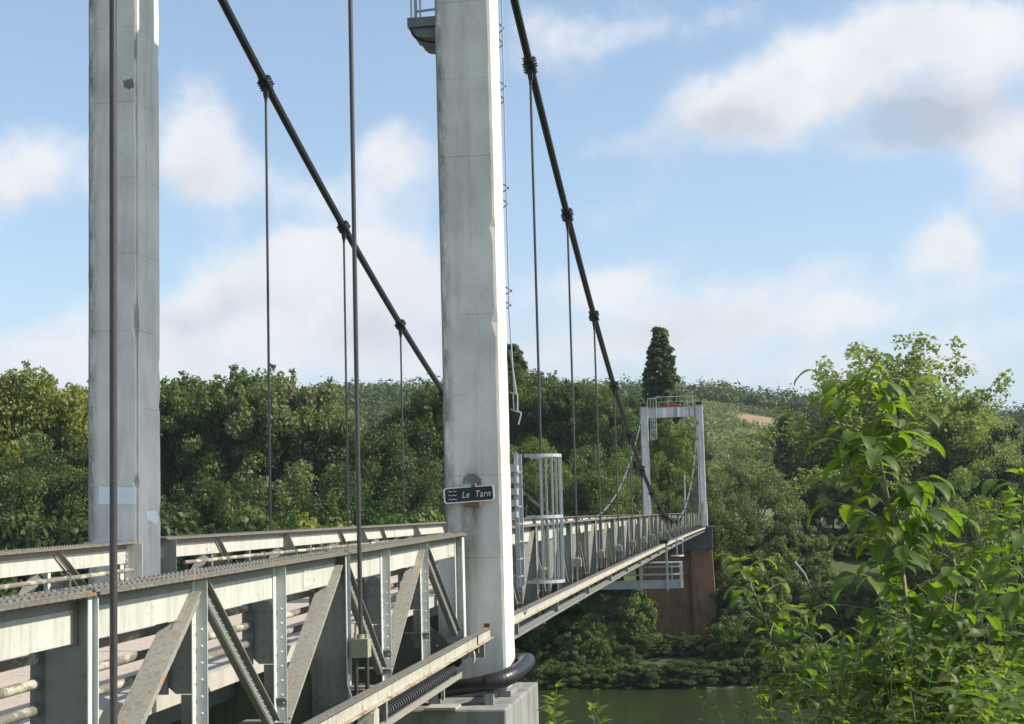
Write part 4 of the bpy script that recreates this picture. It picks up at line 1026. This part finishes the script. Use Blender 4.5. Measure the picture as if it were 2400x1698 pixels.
plant('broad', 'yellow', 70, 872, 146, 220, 'sunlit yellow-green tree at the left edge of the picture', var=0)
plant('broad', 'light', 10, 900, 150, 160, 'light green tree cut by the left edge of the picture', var=1)
plant('broad', 'yellow', 165, 905, 150, 140, 'yellowish tree just left of the left pillar', var=2)
plant('round', 'mid', 55, 1060, 138, 190, 'dark green rounded tree low at the left edge')
plant('round', 'mid', 160, 1110, 136, 150, 'green rounded tree low beside the left pillar')
plant('broad', 'mid', 405, 898, 150, 130, 'green poplar just right of the left pillar', var=3)
plant('broad', 'mid', 478, 888, 152, 110, 'pointed green poplar between left pillar and first main-span rod')
plant('broad', 'mid', 590, 876, 150, 110, 'tallest plumed poplar of the left wood')
plant('broad', 'olive', 640, 880, 147, 120, 'olive green poplar with a loose plumed top behind the first left rod', var=2)
plant('broad', 'olive', 735, 905, 149, 110, 'olive poplar on the right flank of the left wood', var=0)
plant('willow', 'olive', 700, 1050, 140, 190, 'loose olive willow low in front of the left wood')
plant('willow', 'light', 760, 1120, 137, 150, 'pale green low willow spilling right of the left wood')
plant('round', 'dark', 850, 985, 150, 150, 'dark rounded tree under the forested hill')
plant('round', 'brown', 905, 1040, 146, 150, 'brownish rounded tree in the shady wood between the rods')
plant('broad', 'dark', 1010, 905, 154, 130, 'dark tall tree touching the sign pillar on its left')
plant('round', 'dark', 965, 1000, 150, 130, 'dark tree left of the sign pillar')
plant('round', 'light', 2265, 1130, 142, 190, 'light olive spreading tree below the willow at the right')
plant('round', 'pine', 2392, 1015, 150, 90, 'dark tree cut by the right edge of the picture')
plant('round', 'olive', 2140, 1180, 140, 140, 'low olive tree behind the sapling stem')
# --- groups that nothing tells apart
ORD = ordn + ['twenty-' + q for q in ordn[:9]]
GA = 'trees filling the wood on the far bank left of the sign pillar'
for i in range(46):
    px = -60 + 1090*(i+.5)/46 + trng.uniform(-12, 12)
    if i % 2: plant(trng.choice(['broad', 'round', 'broad']), trng.choice(['mid', 'dark', 'mid', 'olive']) if px < 760 else trng.choice(['dark', 'dark', 'mid', 'brown']), px, (925 if px < 740 else 1020) + trng.uniform(0, 50), 165 + trng.uniform(-6, 14), None, '%s tree, %s from the left in the rear row of the far-bank wood' % ('green', ORD[i//2]), GA)
    else: plant('round', trng.choice(['dark', 'mid', 'dark']) if px < 760 else 'dark', px, 1065 + trng.uniform(-30, 70), 143 + trng.uniform(-5, 6), 140, 'low leafy tree, %s from the left in the front row of the far-bank wood' % ORD[i//2], GA)
GB = 'trees of the wood behind the main span'
for i in range(22):
    px = 1180 + 420*(i+.5)/22 + trng.uniform(-8, 8)
    if i % 2: plant('broad', trng.choice(['mid', 'dark']), px, 965 + trng.uniform(0, 60), 190 + trng.uniform(0, 15), None, 'tall tree, %s from the left behind the main span hanger rods' % ORD[i//2], GB)
    else: plant('round', trng.choice(['mid', 'dark', 'light']), px, 1120 + trng.uniform(-30, 40), 160 + trng.uniform(-6, 6) if px < 1500 or px > 1665 else 176, 100, 'lower tree, %s from the left just above the main span girder' % ORD[i//2], GB)
GC = 'bushes crowding the far riverbank under the bridge'
for i in range(38):
    px = 1150 + 470*trng.random(); Y = trng.choice([130.5, 134, 139, 144]); yt = {130.5: 1545, 134: 1490, 139: 1440, 144: 1385}[Y] + trng.uniform(-25, 25)
    if 1480 < px < 1700 and Y > 132: continue
    plant('shrub', trng.choice(['dark', 'mid', 'dark', 'dark']), px, yt, Y, trng.uniform(90, 160), 'dark green bush on the steep far bank below the bridge deck', GC, hmin=1.6)
plant('shrub', 'light', 1475, 1385, 143, 110, 'sunlit yellow-green bush left of the brown pier')
plant('shrub', 'light', 1455, 1540, 129.5, 60, 'bright leafy bush at the water edge left of the brown pier', hmin=2)
for k, px in enumerate((1510, 1560, 1605, 1650, 1690)):
    plant('shrub', 'dark', px, 1478 + 8*(k % 2), 140, 90, 'dark bush at the foot of the brown pier', 'bushes at the foot of the brown pier')
GD = 'bushes and small trees covering the far bank right of the brown pier'
for i in range(86):
    px = 1650 + 850*trng.random(); Y = trng.choice([130.5, 134, 138, 143, 149, 155, 160]); yt = {130.5: 1560, 134: 1510, 138: 1450, 143: 1390, 149: 1330, 155: 1275, 160: 1240}[Y] + trng.uniform(-25, 25)
    if px < 1700 and Y < 150 and Y > 140: px += 60
    if Y >= 155 and 1930 < px < 2110: continue
    plant('shrub', trng.choice(['dark', 'mid', 'mid', 'light', 'olive']), px, yt, Y, trng.uniform(90, 170), 'green bush on the far riverbank right of the brown pier', GD, hmin=1.6)
for i in range(26):
    px = 1190 + 1250*(i+.5)/26 + trng.uniform(-15, 15)
    plant('shrub', trng.choice(['dark', 'dark', 'mid']), px, 1555 + trng.uniform(-22, 18) - (px-1700)*.0, 129.6, trng.uniform(90, 150), 'overhanging bush at the far water edge', 'bushes along the far water edge', hmin=2.0)
for i in range(16):
    plant('shrub', trng.choice(['dark', 'mid', 'olive']), 1690 + 470*(i+.5)/16, 1240 + trng.uniform(-14, 22), 166 + 3*(i % 2), 100, 'green bush on the upper edge of the far bank left of the willow', 'bushes on the upper edge of the far bank')
GE = 'bushes on the far bank behind the left part of the deck'
for i in range(20):
    plant('shrub', trng.choice(['dark', 'mid']), -40 + 1100*(i+.5)/20, 1170 + trng.uniform(-20, 20), 134, 120, 'dark bush standing behind the left-hand truss girder', GE)
plant('shrub', 'yellow', 740, 1190, 128, 150, 'yellow-green bush showing above the far girder below the left wood')
for i in range(15):
    plant('round', trng.choice(['light', 'olive', 'willow', 'mid']), 1900 + 470*(i+.5)/15, 1120 + trng.uniform(-25, 45), 170 + 3*(i % 3), 110, 'low light green tree, %s from the left at the foot of the big willow' % ORD[i], 'low trees at the foot of the willows')
# --- forested hill (one mass)
def scatter(name, n, test, rad, per, squash, mat, seed, lim):
    r = np.random.default_rng(seed); C = []; Rr = []
    while len(C) < n:
        Y = 232 + (r.random()**.7)*430; az = -.56 + .80*r.random(); X = az*Y; t = (Y-232)/320; px = az*F + 1738
        if not test(px, t, X, Y, r): continue
        q = rad(r, px, t); C.append((X, Y, ground(X, Y) + q*.45*squash)); Rr.append(q)
    C = np.array(C); Rr = np.array(Rr); idx = np.repeat(np.arange(len(C)), per); d = r.normal(size=(len(idx), 3)); d /= np.linalg.norm(d, axis=1, keepdims=True)
    keep = (d[:, 1] < .5) & (d[:, 2] > -.6); idx = idx[keep]; d = d[keep]
    lum = 1 + .28*np.sin(d[:, 0]*6 + idx)*np.cos(d[:, 2]*5 + idx*1.7)
    P = C[idx] + d*(Rr[idx]*lum*(.6+.45*r.random(len(idx))))[:, None]*np.array([1.1, 1.1, squash])
    me = cards(name, P, d + r.normal(size=d.shape)*.5 + np.array([0, 0, .35]), np.minimum(Rr[idx]*.26, lim)*(.6+.8*r.random(len(idx))), mat, seed)
    rv_ = r.random(len(C)); me.attributes['var'].data.foreach_set('value', np.clip(rv_[idx]*.75 + .25*r.random(len(idx)), 0, 1).astype(np.float32)); return me
def wood_test(px, t, X, Y, r):
    if px < 1120: return True
    if t > .84: return True
    return t > .2 and px < 1620 and r.random() < .5
me = scatter('hill_woodland', 5200, wood_test, lambda r, px, t: 3.2 + 3.0*r.random() if t > .5 or px < 1120 else 2.0 + 1.6*r.random(), 150, 1.0, leafmat('hill_foliage', (.035, .065, .022), (.10, .135, .045), .25, nscale=.045), 5, .95)
ms = scatter('hill_scrub', 5200, lambda px, t, X, Y, r: px > 1120 and t < .9 and noise.noise(Vector((X*.05, Y*.02, 4))) + r.random() > .25 and math.hypot((X-field[0])/7.5, (Y-field[1])/28) > 1, lambda r, px, t: 1.0 + 2.0*r.random(), 70, .62, leafmat('scrub_foliage', (.075, .10, .035), (.19, .20, .08), .3, nscale=.05), 6, .6)
tag(link('hill_scrub', ms), 'olive green scrub on the open slope of the hill', 'scrub', None, 'stuff')
tag(link('hill_woodland', me), 'woodland and scrub covering the hill behind the river', 'woodland', None, 'stuff')
# distant blue hill wood
C = []; r = np.random.default_rng(15)
for _ in range(900):
    X = 585 + r.normal()*110; Y = 2500 - abs(r.normal())*160; C.append((X, Y, ground(X, Y)))
C = np.array(C); idx = np.repeat(np.arange(len(C)), 30); d = r.normal(size=(len(idx), 3)); d /= np.linalg.norm(d, axis=1, keepdims=True)
me = cards('distant_woodland', C[idx] + d*9, d + np.array([0, -.3, .3]), 6.0, LM['dark'], 4)
tag(link('distant_woodland', me), 'far-off wooded hill at the right edge of the picture', 'woodland', None, 'stuff')

# ------------------------------------------------------------------ foreground saplings and shrubs
fgm = bpy.data.materials.new('sapling_leaf'); fgm.use_nodes = True; nt = fgm.node_tree; nt.nodes.clear(); gg = G(nt)
o = gg.n('ShaderNodeOutputMaterial'); b = gg.n('ShaderNodeBsdfPrincipled'); t = gg.n('ShaderNodeBsdfTranslucent'); mx = gg.n('ShaderNodeMixShader')
va = gg.n('ShaderNodeAttribute'); va.attribute_name = 'var'; uvn = gg.n('ShaderNodeAttribute'); uvn.attribute_name = 'luv'
sp = gg.n('ShaderNodeSeparateXYZ'); gg.lk(uvn.outputs['Vector'], sp.inputs[0])
mid = gg.mapr(gg.math('ABSOLUTE', sp.outputs[1]), 0, .07, 1, 0)
vein = gg.math('FRACT', gg.math('MULTIPLY', gg.math('SUBTRACT', sp.outputs[0], gg.math('MULTIPLY', gg.math('ABSOLUTE', sp.outputs[1]), .28)), 9.0))
vein = gg.mapr(gg.math('ABSOLUTE', gg.math('SUBTRACT', vein, .5)), 0, .10, 1, 0)
cc = gg.mix(va.outputs['Fac'], (.045, .095, .022), (.17, .235, .05))
cc = gg.mix(gg.math('MAXIMUM', gg.math('MULTIPLY', mid, .75), gg.math('MULTIPLY', vein, .28)), cc, (.20, .30, .07))
gg.lk(cc, b.inputs['Base Color']); b.inputs['Roughness'].default_value = .48
gg.lk(gg.mix(1.0, cc, (1.7, 1.9, .5), 'MULTIPLY'), t.inputs[0]); mx.inputs[0].default_value = .5
bp_ = gg.n('ShaderNodeBump'); gg.lk(vein, bp_.inputs['Height']); bp_.inputs['Distance'].default_value = -.0012; gg.lk(bp_.outputs[0], b.inputs['Normal'])
gg.lk(b.outputs[0], mx.inputs[1]); gg.lk(t.outputs[0], mx.inputs[2]); gg.lk(mx.outputs[0], o.inputs[0])
M['fgleaf'] = fgm
brl = plain('withered_leaf', (.22, .12, .035), .8, 0, .4, 60, .001)
class Leaves:
    def __init__(s, seed): s.V = []; s.Fc = []; s.uv = []; s.var = []; s.n = 0; s.r = np.random.default_rng(seed)
    def leaf(s, p, d, up, L, Wd, droop=.5, fold=.25, var=None, nu=8):
        d = np.array(d, float); d /= np.linalg.norm(d); up = np.array(up, float); sd_ = np.cross(d, up)
        if np.linalg.norm(sd_) < 1e-3: sd_ = np.array([1., 0, 0])
        sd_ /= np.linalg.norm(sd_); up = np.cross(sd_, d)
        pos = np.array(p, float); dirn = d.copy(); k0 = s.n; ph = s.r.random()*6
        for i in range(nu+1):
            u_ = i/nu; w_ = Wd*.5*(math.sin(math.pi*u_**.78)**.85 if 0 < u_ < 1 else 0) * (1 - .22*max(0, u_-.6))
            upn = np.cross(sd_, dirn); upn /= np.linalg.norm(upn)
            for j, q in enumerate((-1, -.5, 0, .5, 1)):
                z_ = abs(q)*w_*fold + .05*Wd*math.sin(u_*9 + ph + q*2)*abs(q)
                s.V.append(pos + sd_*q*w_ + upn*z_); s.uv.append((u_, q, 0))
            if i < nu:
                a = -droop/nu; dirn = dirn*math.cos(a) + upn*math.sin(a); dirn[2] -= droop*.04; dirn /= np.linalg.norm(dirn)
                pos = pos + dirn*L/nu
        v_ = s.r.random() if var is None else var
        for i in range(nu):
            for j in range(4): s.Fc.append((k0+i*5+j, k0+i*5+j+1, k0+(i+1)*5+j+1, k0+(i+1)*5+j)); s.var.append(v_)
        s.n += 5*(nu+1)
    def build(s, name, mat, parent=None):
        me = bpy.data.meshes.new(name); me.from_pydata([tuple(map(float, v_)) for v_ in s.V], [], s.Fc); me.materials.append(mat)
        me.polygons.foreach_set('use_smooth', [True]*len(s.Fc))
        a = me.attributes.new('var', 'FLOAT', 'FACE'); a.data.foreach_set('value', np.array(s.var, np.float32))
        a = me.attributes.new('luv', 'FLOAT_VECTOR', 'POINT'); a.data.foreach_set('vector', np.array(s.uv, np.float32).ravel()); me.update()
        o = link(name, me)
        if parent: adopt(o, parent)
        return o
def rot(v, k, a):
    v = np.array(v, float); k = np.array(k, float)/np.linalg.norm(k); return v*math.cos(a) + np.cross(k, v)*math.sin(a) + k*(k@v)*(1-math.cos(a))
def sapling(pts, Y0, label, seed, leafL=.088, den=26, rach=(.12, .24), lo=0.0, Yto=None, sides=None, width=.42, thick=.011, sparse_top=False, nleaf=3):
    rr = np.random.default_rng(seed); P = []
    for i, (x, y) in enumerate(pts): P.append(at(x, y, Y0 + .12*math.sin(i*1.7+seed)))
    base = P[0].copy(); gzv = ground(base[0], base[1]) - .1
    full = [(base[0]+.05, base[1]+.05, gzv), tuple(base*.5+np.array([base[0]+.05, base[1]+.05, gzv])*.5)] + [tuple(p) for p in P]
    sp_ = spline(full, 7); n = len(sp_)
    root = empty('sapling', (base[0], base[1], gzv), label, 'sapling')
    mb = MB(); mb.tube(sp_, [thick*(1-.82*(i/n)**1.2) for i in range(n)], 7); adopt(mb.build('stem', M['twig']), root)
    LV = Leaves(seed); tw = MB(); start = int(14)
    path = [np.array(q) for q in sp_[start:]]; seg = np.array([np.linalg.norm(b_-a_) for a_, b_ in zip(path[:-1], path[1:])]); tot_ = seg.sum(); cum = np.concatenate([[0], np.cumsum(seg)])
    k = int(tot_*den)
    for i in range(k):
        s_ = tot_*(lo + (1-lo)*(i+rr.random()*.6)/k); j = min(np.searchsorted(cum, s_)-1, len(path)-2); j = max(j, 0); f = (s_-cum[j])/seg[j]; p = path[j]*(1-f)+path[j+1]*f
        h = s_/tot_; a = i*2.4 + rr.random()*.5; L_ = (rach[0] + (rach[1]-rach[0])*rr.random())*(1-.22*h**4)
        d = np.array([math.cos(a), math.sin(a)*.8, .5+.6*h+.25*rr.random()]); d /= np.linalg.norm(d)
        q = [p]; dd = d.copy()
        for _ in range(5): dd = dd + np.array([0, 0, -.13]); dd /= np.linalg.norm(dd); q.append(q[-1]+dd*L_/5)
        tw.tube([tuple(z_) for z_ in q], [.0026, .0024, .0022, .0018, .0015, .001], 5)
        tone = min(1, max(0, .25 + .45*h + .35*(rr.random()-.4)))
        for m_ in range(nleaf):
            qi = 1.3 + m_*(3.4/nleaf); b0 = q[int(qi)]*(1-qi%1) + q[min(int(qi)+1, 5)]*(qi%1); dl = q[int(qi)+1 if int(qi) < 5 else 5] - q[int(qi)]
            if np.linalg.norm(dl) < 1e-6: dl = dd
            for sg_ in (-1, 1):
                if rr.random() < .12: continue
                ld = rot(dl/np.linalg.norm(dl), (0, 0, 1), sg_*R(48 + 18*rr.random())); ld[2] -= .25 + .35*rr.random()
                l_ = leafL*(.55 + .7*rr.random())*(1-.25*h**4); LV.leaf(b0, ld, (rr.normal()*.25, rr.normal()*.25, 1), l_, l_*.50, .55 + .7*rr.random(), .28, min(1, max(0, tone + .2*rr.normal())))
        l_ = leafL*(1.0+.35*rr.random())*(1-.3*h**4); ld = dd.copy(); ld[2] -= .2; LV.leaf(q[-1], ld, (rr.normal()*.2, rr.normal()*.2, 1), l_, l_*.44, 1.1, .28, tone)
    top = path[-1]
    for m_ in range(7):
        a = m_*.9; LV.leaf(top, (math.cos(a), math.sin(a), .9+.5*rr.random()), (0, 0, 1), leafL*.7, leafL*.26, .6, .5, .95)
    adopt(tw.build('leaf_stalk', M['twig']), root); LV.build('foliage', M['fgleaf'], root); return root
sapling([(2160,1720),(2146,1567),(2128,1433),(2108,1287),(2090,1211),(2067,1100),(2050,1040),(2030,970),(2012,915)], 5.6, 'tall bright green sapling in front of the willow, the tallest plant of the foreground', 3, .108, 27, (.13, .29), .08, nleaf=3)
sapling([(1885,1740),(1854,1620),(1834,1567),(1801,1480),(1787,1433),(1755,1363),(1734,1320)], 5.9, 'smaller green sapling left of the tall one, in front of the brown pier foot', 5, .078, 24, (.06, .14), .15, thick=.008, nleaf=2)
sapling([(2470,1720),(2440,1560),(2420,1440),(2400,1330),(2395,1230),(2400,1120)], 5.3, 'green sapling cut by the right edge of the picture', 8, .105, 13, (.08, .22), .25, nleaf=2)
sapling([(2230,1740),(2215,1600),(2225,1480),(2240,1380),(2235,1290)], 5.9, 'leafy green sapling just right of the tall sapling stem', 13, .095, 12, (.08, .18), .1, nleaf=2)
sapling([(1960,1740),(1950,1620),(1925,1540),(1890,1470),(1870,1430)], 6.1, 'low green sapling between the two stems, branching left', 17, .068, 22, (.06, .13), .1, thick=.007, nleaf=2)
def bush(x0, x1, y0, y1, Y, n, label, seed, leafL=.032, tone=(.35, .95), cat='shrub', name='shrub', up=1.0):
    rr = np.random.default_rng(seed); cx_ = (x0+x1)/2; base = at(cx_, 1760, Y); gzv = ground(base[0], base[1]) - .1
    root = empty(name, (base[0], Y, gzv), label, cat); LV = Leaves(seed); tw = MB()
    for i in range(n):
        x = x0 + (x1-x0)*rr.random(); q = (x-x0)/(x1-x0); ytop = y0 + (y1-y0)*(rr.random()**1.6) + 60*abs(q-.5)**2*4
        Yt = Y + rr.normal()*.22; tip = at(x, ytop, Yt); b0 = np.array([base[0] + (tip[0]-base[0])*.35 + rr.normal()*.14, Y + rr.normal()*.1, gzv]); mid_ = b0*.4 + tip*.6 + np.array([rr.normal()*.11, rr.normal()*.11, .10])
        pth = [np.array(v_) for v_ in spline([b0, b0*.6+mid_*.4, mid_, tip], 6)]
        tw.tube([tuple(v_) for v_ in pth], [.0032*(1-.8*k/len(pth)) for k in range(len(pth))], 5)
        m_ = len(pth)
        for k in range(int(m_*.35), m_-1):
            for t_ in (0, .5):
                p = pth[k]*(1-t_)+pth[k+1]*t_; ax = pth[k+1]-pth[k]; ax /= np.linalg.norm(ax); a = rr.random()*6.28
                for sg_ in (0, math.pi):
                    d = rot(np.cross(ax, (math.cos(a), math.sin(a), .1)), ax, sg_); d = d + ax*.5; l_ = leafL*(.6+.8*rr.random())
                    LV.leaf(p, d, (rr.normal()*.4, rr.normal()*.4, 1), l_, l_*.5, .5, .3, tone[0]+(tone[1]-tone[0])*rr.random()*(.5+.5*k/m_), nu=4)
        for q_ in range(3): LV.leaf(pth[-1], (rr.normal(), rr.normal(), 1.2), (0, 0, 1), leafL*.8, leafL*.36, .4, .4, tone[1], nu=4)
    adopt(tw.build('stem', M['twig']), root); LV.build('foliage', M['fgleaf'], root); return root
bush(1960, 2260, 1440, 1690, 5.5, 56, 'dense small-leaved bush at the bottom around the tall sapling stem', 31, .044)
bush(2180, 2460, 1520, 1690, 5.2, 50, 'small-leaved bush in the bottom right corner', 32, .046, (.2, .8))
bush(1780, 2010, 1530, 1700, 5.8, 26, 'loose small-leaved bush at the bottom, left of the tall sapling', 33, .040)
bush(1640, 1830, 1590, 1720, 6.0, 10, 'sparse small-leaved twigs over the water at the bottom', 34, .036, (.1, .5))
bush(2230, 2440, 1560, 1700, 4.6, 20, 'broad-leaved upright shoots in the bottom right corner', 35, .05, (.5, 1.0), up=1)
bush(2280, 2420, 1130, 1420, 5.9, 8, 'slender drooping branch of leaves at the right edge', 37, .07, (.2, .6))
bush(2040, 2200, 1360, 1560, 6.4, 30, 'thin leafy twigs behind the tall sapling stem', 38, .04, (.1, .5))
bush(1275, 1400, 1595, 1700, 5.0, 5, 'small light green sprig at the bottom between pier block and water', 36, .052, (.7, 1.0), name='sprig', cat='sprig')
# withered leaf hanging in the bush
LB = Leaves(3); a = at(2235, 1562, 5.2); LB.leaf(a, (-.6, -.2, -.9), (.3, -1, .3), .10, .055, .8, .5, .5); o = LB.build('withered_leaf', brl); tag(o, 'brown withered leaf hanging in the bush right of the tall sapling', 'leaf')
LB = Leaves(4); rr = np.random.default_rng(2); fl_ = empty('flower_cluster', tuple(at(2085, 1525, 5.25)), 'creamy flower cluster in the small-leaved bush', 'flower'); a = at(2085, 1525, 5.25)
for k in range(26):
    d = rr.normal(size=3); LB.leaf(a + d*.014, d, (0, 0, 1), .016, .008, .3, .2, .5, nu=3)
LB.build('petal', plain('cream_petal', (.6, .52, .36), .8), fl_)
mb = MB(); mb.tube([tuple(a+np.array([0, .0, -.25])), tuple(a)], .002, 5); adopt(mb.build('stalk', M['twig']), fl_)
# bare branches in the dark trees
mb = MB(); rr = random.Random(4)
for k in range(9):
    x = 1835 + k*9; p0 = at(x, 1230, 174); p1 = at(x + rr.uniform(-25, 25), 1010 + rr.uniform(-20, 60), 174); mb.tube([p0, (p0*.5+p1*.5) + np.array([rr.uniform(-.6, .6), 0, 0]), p1], [.14, .09, .03], 5)
tag(mb.build('bare_tree', M['bark']), 'bare grey branches of a dead tree left of the willow', 'dead tree')
mb = MB(); mb.tube([at(1862, 1318, 137), at(1885, 1345, 137), at(1901, 1378, 137)], [.16, .13, .07], 6); mb.tube([at(1872, 1329, 137), at(1884, 1322, 137)], [.07, .03], 5)
tag(mb.build('fallen_branch', M['diag']), 'pale bare branch leaning out of the bushes right of the pier', 'branch')

# ------------------------------------------------------------------ haze
hm = bpy.data.materials.new('haze'); hm.use_nodes = True; nt = hm.node_tree; nt.nodes.clear(); gg = G(nt)
o = gg.n('ShaderNodeOutputMaterial'); pv = gg.n('ShaderNodeVolumePrincipled'); pv.inputs['Color'].default_value = (.78, .86, 1, 1); pv.inputs['Density'].default_value = .00012
gg.lk(pv.outputs[0], o.inputs['Volume'])
tag(MB().box(-6500, 6500, -400, 6500, -19, 260).build('haze', hm), 'thin summer haze over the valley', None, None, 'stuff')
